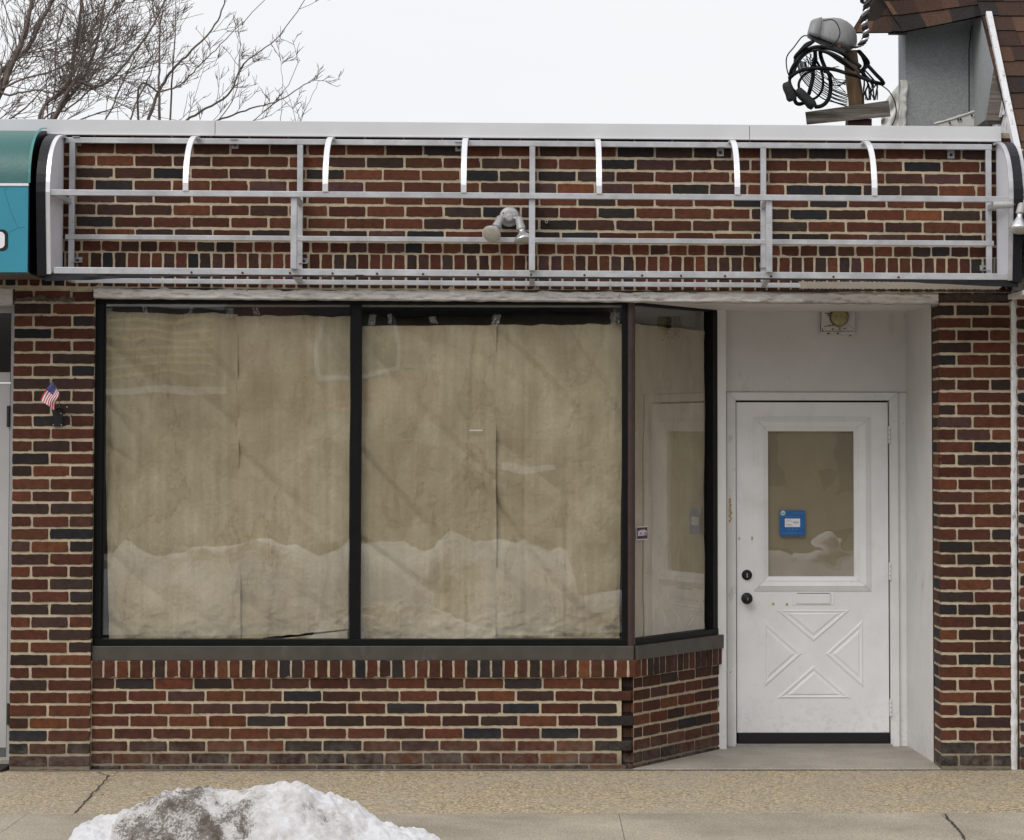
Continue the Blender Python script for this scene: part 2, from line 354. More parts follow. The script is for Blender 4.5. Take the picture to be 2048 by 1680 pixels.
def text(body, size, loc, mat, name, parent, rotz=0, align='CENTER', ext=.0004, bold=0):
    cu = bpy.data.curves.new(name, 'FONT'); cu.body = body; cu.size = size; cu.align_x = align; cu.align_y = 'CENTER'; cu.extrude = ext; cu.offset = bold
    tmp = bpy.data.objects.new('tmp', cu); COL.objects.link(tmp)
    dg = bpy.context.evaluated_depsgraph_get(); me = bpy.data.meshes.new_from_object(tmp.evaluated_get(dg)); bpy.data.objects.remove(tmp)
    me.name = name; me.materials.clear(); me.materials.append(mat)
    o = bpy.data.objects.new(name, me); COL.objects.link(o); o.parent = parent
    o.location = Vector(loc) - (wloc(parent) if parent else Vector((0, 0, 0))); o.rotation_euler = (PI/2, 0, rotz); return o

# ------------------------------------------------------------------ bricks
PAL = [((.190, .062, .031), 30), ((.160, .053, .030), 26), ((.215, .078, .037), 12), ((.112, .048, .031), 18), ((.078, .048, .038), 16), ((.052, .043, .040), 9), ((.036, .036, .043), 6), ((.275, .098, .040), 4), ((.13, .064, .056), 8)]
BK = .60
def bcol(pal=PAL, BK=.44):
    tot = sum(w for _, w in pal); r = R.random()*tot
    for c_, w in pal:
        r -= w
        if r <= 0: break
    k = R.uniform(.68, 1.25)*BK; return tuple(v*k*R.uniform(.95, 1.05) for v in c_)
def brick(mb, T, u0, u1, v0, v1, d0=0.0, depth=.02, jit=.0016, cr=.0045, mi=0, col=None, pal=PAL):
    if u1-u0 < .012 or v1-v0 < .012: return
    d0 += R.uniform(-.0018, .0018)
    rot = R.uniform(-.004, .004); cu, cv = (u0+u1)/2, (v0+v1)/2
    u0 += R.uniform(-1, 1)*jit; u1 += R.uniform(-1, 1)*jit; v0 += R.uniform(-1, 1)*jit; v1 += R.uniform(-1, 1)*jit
    nu = max(2, int((u1-u0)/.02)); nv = max(2, int((v1-v0)/.02)); c_ = cr
    loop = []
    for i in range(nu+1): loop.append((u0+c_+(u1-u0-2*c_)*i/nu, v0))
    for i in range(nv+1): loop.append((u1, v0+c_+(v1-v0-2*c_)*i/nv))
    for i in range(nu+1): loop.append((u1-c_-(u1-u0-2*c_)*i/nu, v1))
    for i in range(nv+1): loop.append((u0, v1-c_-(v1-v0-2*c_)*i/nv))
    loop = [(a+R.uniform(-1, 1)*jit, b_+R.uniform(-1, 1)*jit) for a, b_ in loop]
    if R.random() < .15:      # chipped corner
        k = R.choice((0, nu, nu+nv+1)); a = loop[k]; loop[k] = (a[0]+(cu-a[0])*.06, a[1]+(cv-a[1])*.22)
    def P(a, b_, d):
        a2 = a + (b_-cv)*-rot; b2 = b_ + (a-cu)*rot; return T(a2, b2, d)
    k = len(loop); e = .0022
    ins = [(cu+(a-cu)*(1-2*e/(u1-u0)), cv+(b_-cv)*(1-2*e/(v1-v0))) for a, b_ in loop]
    vs = [P(a, b_, d0) for a, b_ in ins] + [P(a, b_, d0-.0025) for a, b_ in loop] + [P(a, b_, d0-depth) for a, b_ in loop]
    fs = [tuple(range(k))] + [(i, k+i, k+(i+1) % k, (i+1) % k) for i in range(k)] + [(k+i, 2*k+i, 2*k+(i+1) % k, k+(i+1) % k) for i in range(k)]
    mb.add(vs, fs, mi, col or bcol(pal))
BL, BP, CP, BH, J = .204, .2145, .0682, .0535, .0115
def courses(mb, T, u0, u1, tops, off=0.0, par=0, pitch=BP, **kw):
    """running bond; tops = list of brick-top heights"""
    off = off % pitch
    for k, vt in enumerate(tops):
        st = u0 - pitch*1.5 + off + (pitch/2 if (k+par) % 2 else 0) + R.uniform(-.006, .006)
        a = st
        while a < u1:
            w = pitch*R.uniform(.985, 1.015); b0, b1 = max(a, u0), min(a+w-J, u1)
            if b1-b0 > .02: brick(mb, T, b0, b1, vt-BH, vt, **kw)
            a += w
def flat(y, shear=False):
    if shear: return lambda u, v, d: (u, y-d, v+SH*u)
    return lambda u, v, d: (u, y-d, v)

# ================================================================== SHOP BUILDING
shop = thing('brick_storefront', 'single-storey red brick storefront with papered display windows and a recessed white door', 'building', (0, 0, 0))
XL = X_(-60, 400); XR = X_(2034, 400); XPL0 = X_(24, 1000); XPL1 = X_(184, 1000); XPR0 = X_(1879, 1000); XPR1 = X_(2022, 1000)
# upper wall ------------------------------------------------------
mb = MB(); T = flat(0, True)
zc = [Z_(y) for y in (317.9, 342.2, 366.6, 391, 415.4, 439.8, 464.2)]
tops = [zc[0]+CP*2, zc[0]+CP] + zc
courses(mb, T, XL, XR, tops, off=X_(232, 300)-XL)
z9 = Z_(488.6); a = XL                                     # header course
while a < XR:
    w = .1055*R.uniform(.97, 1.03); brick(mb, T, a, min(a+w-.0115, XR), z9-BH, z9); a += w
zs1, zs0 = Z_(511.5), Z_(578); a = XL                      # soldier course
while a < XR:
    w = .0672*R.uniform(.97, 1.03); brick(mb, T, a, min(a+w-.012, XR), zs0, zs1); a += w
mb.box((XL, .0045, zs0-.02), (XR, .15, tops[0]+.03), 1, T=lambda p: (p[0], p[1], p[2]+SH*p[0]))
mb.build('upper_wall', [M_BRICK, M_MORTAR], shop)
# pillars ---------------------------------------------------------
ptops = [Z_(634.2+25.02*k*0.998) for k in range(-1, 36)]
ptops = [Z_(609.5) - .0692*k for k in range(0, 37)]
def zfit(): 
    a, b_ = Z_(634.2), Z_(1511.8); return [a + (a-b_)/35.0*q for q in (2, 1)] + [a - (a-b_)/35.0*k for k in range(36)]
ptops = zfit(); PH = .0545
def pillar(x0, x1, par, side_to=None):
    mb = MB(); T = flat(0)
    wd = x1-x0
    for k, vt in enumerate(ptops):
        j = .0125
        if (k+par) % 2 == 0: cuts = [0, .473, 1]
        else: cuts = [0, .245, .72, 1]
        cuts = [c_*wd + (R.uniform(-.004, .004) if 0 < c_ < 1 else 0) for c_ in cuts]
        for q in range(len(cuts)-1):
            brick(mb, T, x0+cuts[q]+(j/2 if q else 0), x0+cuts[q+1]-(j/2 if q < len(cuts)-2 else 0), vt-PH, vt, depth=.03)
    zb = ptops[-1]-PH-.012
    for k in range(3):       # sunken last course, half buried in mortar
        brick(mb, T, x0+.01+wd/3*k, x0+wd/3*(k+1)-.01, -.02, zb-.006, d0=-.004)
    return mb
mb = pillar(XPL0, XPL1, 1)
mb.box((XPL0+.002, .006, -.05), (XPL1-.001, .30, zs0+.02), 1)
Ts = lambda u, v, d: (XPL1-.001+d, u, v)
for k, vt in enumerate(ptops): brick(mb, Ts, .004, .05, vt-PH, vt, depth=.01)
mb.build('pillar', [M_BRICK, M_MORTAR], shop)
mb = pillar(XPR0, XPR1, 0)
XRB = X_(1864.5, 1000, .25)
mb.box((XPR0+.006, .006, -.05), (XPR1+.03, .25, zs0+.02), 1)
Ts = lambda u, v, d: (XPR0+.001-d + (XRB-XPR0)*(u/.25), u, v)
for k, vt in enumerate(ptops): brick(mb, Ts, .002 if k % 2 else .006, .105 if k % 2 == 0 else .205, vt-PH, vt, depth=.012)
for k, vt in enumerate(ptops):
    brick(mb, Ts, .118 if k % 2 == 0 else .217, .246, vt-PH, vt, depth=.012)
mb.hexa([(XPR0+.006, .004, -.05), (XRB+.006, .251, -.05), (XRB+.006, .251, zs0), (XPR0+.006, .004, zs0), (XPR1, .01, -.05), (XPR1, .25, -.05), (XPR1, .25, zs0), (XPR1, .01, zs0)], 1)
mb.build('pillar', [M_BRICK, M_MORTAR], shop)
# bulkhead --------------------------------------------------------
YB = .03; YA = .87
XB1 = X_(1268, 1430, YB); XA = X_(1446, 1430, YA)
mb = MB(); T = flat(YB)
btops = [Z_(y, YB) for y in (1357.3, 1382.2, 1407.1, 1432, 1457, 1481.8, 1506.6)]
for k, vt in enumerate(btops):
    e = XB1 if k % 2 else X_(1241, 1430, YB)
    courses(mb, T, XPL1+.006, e, [vt], off=.10 if k % 2 else .02, par=0)
    if k % 2 == 0: brick(mb, T, e+.012, XB1+.002, vt-BH, vt, d0=-.028)
zb = btops[-1]-BH-.012
courses(mb, T, XPL1, XB1, [zb], off=.08)
mb.box((XPL1-.004, YB+.005, -.05), (X_(1243, 1430, YB), .2, btops[0]+.012), 1)
mb.box((X_(1243, 1430, YB), YB+.034, -.05), (XB1-.004, .2, btops[0]+.012), 0, (.022, .014, .011))
# rowlock sill
zr1, zr0 = Z_(1320.5, YB), Z_(1354.5, YB); a = XPL1+.005; T2 = flat(YB-.014)
while a < XB1+.0:
    w = .0690*R.uniform(.97, 1.03); brick(mb, T2, a, min(a+w-.0125, XB1+.012), zr0, zr1, depth=.04); a += w
mb.box((XPL1-.004, YB-.008, zr0+.002), (XB1+.004, .2, zr1-.002), 1)
mb.build('bulkhead_wall', [M_BRICK, M_MORTAR], shop)
# angled part
A0 = Vector((XB1, YB, 0)); A1 = Vector((XA, YA+.03, 0)); AD = (A1-A0); AL = AD.length; AD.normalize(); AN = Vector((AD.y, -AD.x, 0))
AN = -AN if AN.y > 0 else AN
def TA(u, v, d): return A0 + AD*u + AN*d + Vector((0, 0, v))
mb = MB()
for k, vt in enumerate(btops): courses(mb, TA, .004, AL, [vt], off=.09 if k % 2 else .0, pitch=BP*.93)
courses(mb, TA, .004, AL, [zb], off=.05, pitch=BP*.93)
a = 0.0
while a < AL:
    w = .0690*R.uniform(.95, 1.04); brick(mb, lambda u, v, d: TA(u, v, d+.014), a, min(a+w-.0125, AL), zr0, zr1, depth=.04); a += w
for (d, za, zb_) in ((-.005, -.05, btops[0]+.012), (.009, zr0+.002, zr1-.002)):
    mb.hexa([TA(0, za, d), TA(AL, za, d), TA(AL, zb_, d), TA(0, zb_, d), TA(.22, za, -.12), TA(AL, za, -.12), TA(AL, zb_, -.12), TA(.22, zb_, -.12)], 1)
mb.build('angled_bulkhead_wall', [M_BRICK, M_MORTAR], shop)
# mortar smears on the left pillar top
mb = MB()
def smear(px0, px1, py0, py1, Y=-.003, nu=40, seed=0):
    def fn(u, v):
        px = px0+(px1-px0)*u; e = noise.fractal(Vector((u*4+seed, v*2, seed)), 1, 2, 4)*7*(1 if v in (0, 1) else .4)
        p = M(px, py0+(py1-py0)*v+e, Y); p.y -= .006*abs(noise.noise(Vector((px*.09, v*3, seed))))+.001; return p
    mb.grid(fn, nu, 4)
smear(32, 150, 594, 602, -.003, 40, 3)
mb.build('mortar_smear', simple('dirty mortar', (.085, .072, .06), .95, 0, .5, 40, .9, 60, .006), shop)
mb = MB(); smear(1876, 2024, 588, 603, -.004, 40, 9); smear(184, 2024, 580, 584, -.002, 300, 5)
mb.build('mortar_smear', simple('sooty mortar', (.05, .032, .026), .95, 0, .5, 40, .9, 60, .006), shop)
# lintel ----------------------------------------------------------
zl1, zl0 = Z_(582.5), Z_(603.0)
XLa, XLb = X_(188, 590), X_(1876, 590)
mb = MB(); nu = 420
def lin(u, v):
    x = XLa+(XLb-XLa)*u; z1 = zl1+.011*noise.fractal(Vector((x*9, 0, 0)), 1, 2, 4) + SH*x; z0 = zl0 + .004*noise.noise(Vector((x*14, 7, 0))) + SH*x
    if v < .12: return (x, .02, z1)
    if v > .9: return (x, .06, z0)
    q = (v-.12)/.78; return (x, -.014-.010*noise.fractal(Vector((x*16, q*2.5, 3)), 1, 2, 4), z1+(z0-z1)*q)
mb.grid(lin, nu, 12)
mb.build('lintel', M_PLASTER, shop)
# soffit of recess + window head
XSa = X_(1255, 605, .0); YD = 1.0
mb = MB()
mb.hexa([(XLa, .03, zl0+.004-SH*-XLa), (XLb, .03, zl0+.004+SH*XLb), (XLb, .03, zl0+.04), (XLa, .03, zl0+.04), (XLa, YD+.1, zl0+.004-SH*-XLa), (XLb, YD+.1, zl0+.004+SH*XLb), (XLb, YD+.1, zl0+.04), (XLa, YD+.1, zl0+.04)])
mb.build('recess_ceiling', M_PW, shop)
# rough plaster patch at the corner of the opening
mb = MB()
def patch(u, v):
    p = M(1848+30*u, 586+42*v, -.012); p.y -= .012*abs(noise.fractal(Vector((u*3, v*5, 2)), 1, 2, 3)); p.x += .008*noise.noise(Vector((v*6, u, 1))); return p
mb.grid(patch, 14, 16); 
# recess side wall (white)
mb = MB()
p0 = Vector((XRB, .25, -.03)); XRD = X_(1813, 1000, YD)
p1 = Vector((XRD, YD, -.03)); hh = Vector((0, 0, zl0+.03+.03)); off = Vector((.08, 0, 0))
def sidew(u, v):
    p = p0.lerp(p1, u)+hh*v; p.x += .004*noise.fractal(Vector((p.y*4, p.z*1.5, 0)), 1, 2, 4)*min(1, 6*u, 6*(1-u)); return p
mb.grid(sidew, 12, 60)
mb.build('recess_side_wall', M_PW, shop)
# door wall
XW0 = X_(1437, 700, YD); XW1 = XRD+.01
dz1 = Z_(783, YD); dx0, dx1 = X_(1454, 1000, YD), X_(1797, 1000, YD)
mb = MB()
mb.box((XW0-.1, YD, dz1), (XW1, YD+.1, zl0+.03))
mb.build('wall_above_door', M_PW, shop)
mb = MB()
mb.box((XW0-.1, YD+.012, -.03), (dx0+.01, YD+.1, dz1-.002)); mb.box((dx1-.01, YD+.012, -.03), (XW1, YD+.1, dz1-.002))
mb.build('door_side_wall', M_TRIM, shop, .002)
# coping ----------------------------------------------------------
zk1, zk0 = Z_(246.0, -.04), Z_(274.5, -.04); XK1 = X_(2003, 260, -.04)
mb = MB(); xs = [XL-.1, X_(432, 260), X_(1498, 260), XK1]
for i in range(3):
    mb.box((xs[i]+(.0015 if i else 0), -.04-.0012*(i % 2), zk0), (xs[i+1]-.0015, .25, zk1), T=sh)
    mb.box((xs[i], -.047, zk0-.006), (xs[i+1]-.002, -.02, zk0+.003), T=sh)
mb.build('coping', M_COPE, shop, .0015)
mb = MB(); mb.box((XL-.1, .25, zk1-.12), (XR, 7, zk1-.07)); mb.build('roof', M_ROAD, shop)
# interior
mb = MB(); XI0, XI1 = XPL1-.2, XW0-.02
mb.box((XI0, 2.6, -.05), (XI1+2, 2.7, 3.2)); mb.box((XI0-.1, .14, -.05), (XI0, 2.6, 3.2)); mb.box((XI1+1.9, YD+.2, -.05), (XI1+2, 2.6, 3.2)); mb.box((XI0, .14, -.06), (XI1+2, 2.6, -.04)); mb.box((XI0, .16, zl0+.045), (XI1+2, 2.6, zl0+.1))
mb.box((XI0, .32, -.05), (XB1-.3, .36, zr1-.05))
mb.build('interior_wall', M_INT, shop)

# ================================================================== DISPLAY WINDOW
YF = .055
def frame_box(mb, px0, px1, py0, py1, y0, y1, mi=0, cx=None):
    mb.box((X_(px0, (py0+py1)/2 if cx is None else cx, y0), y0, Z_(py1, y0)), (X_(px1, (py0+py1)/2 if cx is None else cx, y0), y1, Z_(py0, y0)), mi)
mb = MB()
frame_box(mb, 187, 1266, 597, 608.5, YF, .13)
frame_box(mb, 187, 1266, 1278.5, 1291, YF-.004, .13)
frame_box(mb, 187, 204.5, 608.5, 1278.5, YF+.001, .13)
frame_box(mb, 1244, 1255, 608.5, 1278.5, YF+.001, .13)
frame_box(mb, 204.5, 208, 608.5, 1278.5, YF+.015, .13)
win = mb.build('display_window', M_BLACKF, shop, .002)
mb = MB(); frame_box(mb, 700, 721.5, 608.5, 1278.5, YF-.004, .13); mb.build('mullion', M_BLACKF, win, .003)
mb = MB(); px_ = X_(1262.5, 940, YF)
mb.tube([(px_, YF-.004, Z_(1291, YF)), (px_, YF-.004, Z_(598, YF))], .0215, 16); mb.build('corner_post', M_BROWN, win)
YG = .085
for a, b_ in ((204, 701), (721, 1245)):
    mb = MB(); x0, x1 = X_(a, 940, YG), X_(b_, 940, YG); z0, z1 = Z_(1280, YG), Z_(607, YG)
    mb.add([(x0, YG, z0), (x1, YG, z0), (x1, YG, z1), (x0, YG, z1)], [(0, 1, 2, 3)]); mb.build('pane', M_GLASS, win, recalc=False)
# pale bead at the head of each pane
for a, b_ in ((207, 700), (722, 1243)):
    mb = MB(); frame_box(mb, a, b_, 610.5, 614.5, .1, .12); mb.build('glazing_bead', simple('bead', (.33, .33, .31), .6), win)
# dark grey valance behind glass
mb = MB(); frame_box(mb, 204, 700, 613, 640, .20, .22); mb.build('valance', simple('valance', (.085, .075, .078), .8), win)
# angled window: same plan direction as wall
W0 = Vector((X_(1268, 940, YF), YF, 0)); W1 = Vector((X_(1436, 940, YA), YA, 0)); WD = W1-W0; WL = WD.length; WD.normalize(); WN = Vector((WD.y, -WD.x, 0))
WN = -WN if WN.y > 0 else WN
def TW(u, v, d): return W0 + WD*u + WN*d + Vector((0, 0, v))
def wbox(mb, u0, u1, v0, v1, d0, d1, mi=0):
    mb.hexa([TW(u0, v0, d1), TW(u1, v0, d1), TW(u1, v1, d1), TW(u0, v1, d1), TW(u0, v0, d0), TW(u1, v0, d0), TW(u1, v1, d0), TW(u0, v1, d0)], mi)
zt, zb2 = Z_(597, YF), Z_(1291, YF); zt1 = Z_(608.5, YF); zb1 = Z_(1278.5, YF)
mb = MB()
wbox(mb, .0, WL, zt1, zt+.0, -.06, .0); wbox(mb, .0, WL, zb2, zb1, -.06, .004); wbox(mb, WL-.062, WL+.01, zb1, zt1, -.06, .001)
win2 = mb.build('angled_window', M_BLACKF, shop, .002)
mb = MB(); q = [TW(.01, zb1-.005, -.03), TW(WL-.055, zb1-.005, -.03), TW(WL-.055, zt1+.005, -.03), TW(.01, zt1+.005, -.03)]
mb.add(q, [(0, 1, 2, 3)]); mb.build('pane', M_GLASS, win2, recalc=False)
mb = MB(); wbox(mb, .01, WL-.06, Z_(640, YF), zt1, -.14, -.12); mb.build('valance', simple('valance b', (.12, .11, .105), .8), win2)
# sill panel
mb = MB(); mb.box((XPL1+.002, YF-.03, Z_(1320, YF)), (XB1-.001, .16, zb2-.001)); mb.build('window_sill', M_SILL, win, .003)
mb = MB()
d_ = .03
mb.hexa([TW(-.012, Z_(1320, YF), d_), TW(WL+.03, Z_(1320, YF), d_), TW(WL+.03, zb2-.001, d_), TW(-.012, zb2-.001, d_), TW(.0, Z_(1320, YF), -.1), TW(WL+.03, Z_(1320, YF), -.1), TW(WL+.03, zb2-.001, -.1), TW(.0, zb2-.001, -.1)])
mb.build('window_sill', M_SILL, win2, .003)
# dark corner fillet where the angled window meets the door wall
mb = MB(); mb.box((X_(1436, 940, YA)-.02, YA-.005, -.03), (X_(1449, 940, YD), YD+.05, zt1+.02)); mb.build('corner_trim', M_TRIM, shop, .002)

# ------------------------------------------------------------------ paper sheets
def paper(name, label, fn_edges, nu, nv, amp, seed, seams=(), group='brown paper sheets covering the shop windows', Tf=None):
    amp *= 1.7
    def fn(u, v):
        p, y = fn_edges(u, v)
        vd = noise.voronoi(Vector((p[0]*3.1+.25*noise.noise(Vector((p[0]*3, p[1]*3, seed))), p[1]*2.3, seed)))[0]; vd2 = noise.voronoi(Vector((p[0]*8+seed, p[1]*6.5, seed)))[0]; msk = .35+.65*abs(noise.noise(Vector((p[0]*1.2, p[1]*1.0, seed+20))))*2
        w = amp*(noise.fractal(Vector((p[0]*1.3+p[1]*.8, p[1]*1.1, seed)), 1, 2, 3)*.9 + (1-abs(noise.noise(Vector((p[0]*2.2+p[1]*1.9, p[1]*1.5-p[0]*1.2, seed+4)))*2))*.30 + (1-abs(noise.noise(Vector((p[0]*4.5, p[1]*3.5, seed+9)))*2))*.14*(1+v*0) + (1-abs(noise.noise(Vector((p[0]*6, p[1]*.9, seed+2)))*2))*.18)
        dg = abs(noise.noise(Vector(((p[0]+p[1]*.9)*2.6, (p[0]-p[1])*.55, seed+30)))); dv = abs(noise.noise(Vector((p[0]*5.5, p[1]*.35, seed+40)))); w += amp*((vd[0]-.4)*.8 + (vd2[0]-.4)*.24*msk + max(0, .5-dg*3)*1.5 + max(0, .4-dv*3)*.7); low = max(0, 1-v*6); w += amp*.9*low*abs(noise.fractal(Vector((p[0]*6, p[1]*9, seed)), 1, 2, 4))
        return (p, y+w)
    mb = MB()
    def g(u, v):
        (x, z), y = fn(u, v)
        return Tf(x, z, y) if Tf else (x, y, z)
    mb.grid(g, nu, nv); o = mb.build(name, M_PAPER, recalc=False); tag(o, label, 'paper', group); return o
YP = .100
def sheet(pxl_t, pxl_b, pxr_t, pxr_b, pyt, pyb, seed, wob=4, y=YP):
    def e(u, v):   # v=0 bottom
        pl = pxl_b+(pxl_t-pxl_b)*v; pr = pxr_b+(pxr_t-pxr_b)*v
        px = pl+(pr-pl)*u + (2.0*noise.noise(Vector((v*5, seed, 1)))*(1 if u in (0, 1) else 0))
        t_ = pyt[0]+(pyt[1]-pyt[0])*u + wob*noise.fractal(Vector((u*4+seed, 0, 0)), 1, 2, 4); b_ = pyb[0]+(pyb[1]-pyb[0])*u + wob*.5*noise.fractal(Vector((u*5, seed, 5)), 1, 2, 4)
        py = b_+(t_-b_)*v; p = M(px, py, y); return (p.x, p.z), y
    return e
paper('paper_sheet', 'wide water-stained brown paper sheet taped behind the left half of the left window', sheet(203, 217, 474, 481, (624, 628), (1279, 1279), 1.3, 5, YP), 110, 240, .010, 1.3)
paper('paper_sheet', 'brown paper sheet beside the first mullion, its bottom edge rising to the right', sheet(472, 478, 701, 696, (631, 632), (1281, 1258), 8.1, 5, YP+.012), 90, 240, .009, 5.3)
paper('paper_sheet', 'brown paper sheet in the middle window next to the mullion, left of its seam', sheet(720, 722, 992, 992, (652, 650), (1280, 1280), 3.7, 2, YP), 110, 240, .012, 9.7)
paper('paper_sheet', 'crumpled brown paper sheet in the middle window right of its seam, beside the brown post', sheet(990, 990, 1246.5, 1239, (650, 648), (1280, 1280), 6.2, 5, YP+.010), 100, 240, .013, 12.1)
def side_edges(u, v):
    uu = .012+(WL-.08)*u; t_ = Z_(645, YF) + .006*noise.fractal(Vector((u*5, 0, 2)), 1, 2, 4) - .012*u; b_ = zb1-.004; return (uu, b_+(t_-b_)*v), .048
paper('paper_sheet', 'smooth brown paper sheet behind the narrow angled side window next to the door', side_edges, 60, 200, .006, 17.0, Tf=lambda x, z, y: TW(x, z, -y))
# scraps of paper at bottom of window 1
mb = MB(); mb.grid(lambda u, v: tuple(Vector(M(545+150*u, 1281-(2+18*u)*v, YP+.02+.004*math.sin(u*20+v*3)))), 30, 4); tag(mb.build('paper_scrap', M_PAPER, recalc=False), 'narrow crumpled paper scrap lying along the bottom right corner of the left window', 'paper')
# clear tape
M_TAPE = glass_mat('clear tape', .02, 60, .16, (.9, .9, .9))
for k, (px, py, w_, h_, lab) in enumerate(((218, 624, 14, 18, 'clear tape scrap at the top left corner of the left window'), (290, 621, 10, 16, 'clear tape scrap high in the left window, second from its left edge'), (382, 620, 6, 12, 'thin clear tape scrap high in the left window above the first paper sheet'), (460, 625, 14, 20, 'clear tape tuft above the paper seam of the left window'), (512, 622, 12, 14, 'clear tape scrap high in the left window just right of the paper seam'), (744, 640, 14, 22, 'clear tape scrap at the top left corner of the middle window'), (780, 638, 8, 20, 'narrow clear tape scrap high in the middle window, second from the mullion'), (866, 640, 14, 14, 'clear tape scrap high in the middle window, third from the mullion'), (992, 640, 16, 22, 'clear tape tuft above the paper seam of the middle window'), (1230, 636, 18, 24, 'clear tape scrap at the top right corner of the middle window'))):
    mb = MB()
    def tf(u, v, px=px, py=py, w_=w_, h_=h_, k=k):
        p = M(px+(u-.5)*w_+(v-.5)*5*math.sin(k*2.1), py+(v-.5)*h_, .094); p.y += .003*noise.noise(Vector((u*4, v*5, k))); return p
    mb.grid(tf, 5, 6); tag(mb.build('tape_scrap', M_TAPE, recalc=False), lab, 'tape', 'tape scraps holding up the window paper')
mb = MB(); mb.box((X_(939, 861, .094), .0925, Z_(862, .094)), (X_(965, 861, .094), .0935, Z_(859.5, .094)))
tag(mb.build('tape_scrap', simple('white tape', (.7, .7, .68), .5)), 'tiny white strip of tape on the middle window paper', 'tape')

# ================================================================== DOOR
def dbox(mb, px0, px1, py0, py1, y0, y1, mi=0):
    pc = 1140; mb.box((X_(px0, pc, YD), y0, Z_(py1, YD)), (X_(px1, pc, YD), y1, Z_(py0, YD)), mi)
mb = MB()       # casing with mitred corners
def casing(mb, o, i, y0, y1, bottom=False, mi=0, pc=1140):
    ox0, ox1, oy0, oy1 = X_(o[0], pc, YD), X_(o[1], pc, YD), Z_(o[2], YD), Z_(o[3], YD)
    ix0, ix1, iy0, iy1 = X_(i[0], pc, YD), X_(i[1], pc, YD), Z_(i[2], YD), Z_(i[3], YD)
    def seg(a, b_, c_, d, yo, yi):   # outer a,b inner c,d ; bevel profile
        mb.hexa([(a[0], yo, a[1]), (b_[0], yo, b_[1]), (d[0], yi, d[1]), (c_[0], yi, c_[1]), (a[0], y1, a[1]), (b_[0], y1, b_[1]), (d[0], y1, d[1]), (c_[0], y1, c_[1])], mi)
    O = [(ox0, oy1), (ox0, oy0), (ox1, oy0), (ox1, oy1)]; I = [(ix0, iy1), (ix0, iy0), (ix1, iy0), (ix1, iy1)]
    g = .0008
    for k in range(3 + (1 if bottom else 0)):
        a, b_, c_, d = O[k], O[(k+1) % 4], I[k], I[(k+1) % 4]
        dx, dz = b_[0]-a[0], b_[1]-a[1]; ln = math.hypot(dx, dz); gx, gz = dx/ln*g, dz/ln*g
        seg((a[0]+gx, a[1]+gz), (b_[0]-gx, b_[1]-gz), (c_[0]+gx, c_[1]+gz), (d[0]-gx, d[1]-gz), y0[0], y0[1])
casing(mb, (1454, 1797, 784, 1494), (1471.5, 1780, 800, 1494), (YD-.012, YD-.018), YD+.08)
fr = mb.build('door_frame', M_TRIM, shop, .0015)
mb = MB(); dbox(mb, 1470, 1782, 1488, 1494, YD-.03, YD+.05); mb.build('threshold', simple('threshold', (.30, .29, .27), .6, .2), fr, .002)
YS = YD+.012
mb = MB()
# slab with glass opening
dbox(mb, 1473.5, 1777.5, 804, 862, YS, YS+.04); dbox(mb, 1473.5, 1777.5, 1153, 1466, YS, YS+.04)
dbox(mb, 1473.5, 1537, 862, 1153, YS, YS+.04); dbox(mb, 1709, 1777.5, 862, 1153, YS, YS+.04)
# cross-buck: four triangular raised panels with grooves
def tri(pts):
    cx = sum(p[0] for p in pts)/3; cy = sum(p[1] for p in pts)/3
    def ring(k, d): return [Vector((X_(cx+(p[0]-cx)*k, 1140, YD), YS-d, Z_(cy+(p[1]-cy)*k, YD))) for p in pts]
    r = [ring(1.0, .0003), ring(.94, .0045), ring(.86, .005), ring(.78, .0008), ring(.71, .0008), ring(.60, .0055)]
    vs = sum(r, []); fs = []
    for q in range(len(r)-1):
        for i in range(3): fs.append((q*3+i, q*3+(i+1) % 3, (q+1)*3+(i+1) % 3, (q+1)*3+i))
    m = len(r)*3; fs.append((m-3, m-2, m-1)); mb.add(vs, fs)
tri([(1552, 1220), (1702, 1220), (1627, 1284)]); tri([(1552, 1397), (1702, 1397), (1627, 1331)])
tri([(1528, 1240), (1528, 1376), (1604, 1308)]); tri([(1726, 1240), (1726, 1376), (1650, 1308)])
door = mb.build('entry_door', M_DOOR, shop, .0008)
mb = MB(); casing(mb, (1508, 1742, 833, 1182), (1518, 1732, 843, 1172), (YS-.006, YS-.020), YS+.002, True); casing(mb, (1518, 1732, 843, 1172), (1528, 1718, 853, 1162), (YS-.022, YS-.012), YS+.002, True)
casing(mb, (1528, 1718, 853, 1162), (1535.5, 1711, 860.5, 1154.5), (YS-.016, YS-.002), YS+.002, True)
mb.build('window_trim', M_DOOR, door, .001)
mb = MB(); y = YS+.01
mb.add([(X_(1534, 1140, YD), y, Z_(1156, YD)), (X_(1712, 1140, YD), y, Z_(1156, YD)), (X_(1712, 1140, YD), y, Z_(859, YD)), (X_(1534, 1140, YD), y, Z_(859, YD))], [(0, 1, 2, 3)]); mb.build('pane', M_GLASSD, door, recalc=False)
mb = MB(); mb.grid(lambda u, v: (X_(1533+180*u, 1140, YD), YS+.028+.002*noise.noise(Vector((u*3, v*4, 1))), Z_(1157-299*v, YD)), 24, 30)
o = mb.build('paper_sheet', simple('door paper', (.33, .265, .175), .8, 0, .06, 4, .2, 30), recalc=False); tag(o, 'darker brown paper sheet behind the glass of the white door', 'paper', 'brown paper sheets covering the shop windows')
mb = MB(); dbox(mb, 1475.5, 1777, 1466.5, 1487, YS-.006, YS+.03); mb.build('door_sweep', M_SWEEP, door, .002)
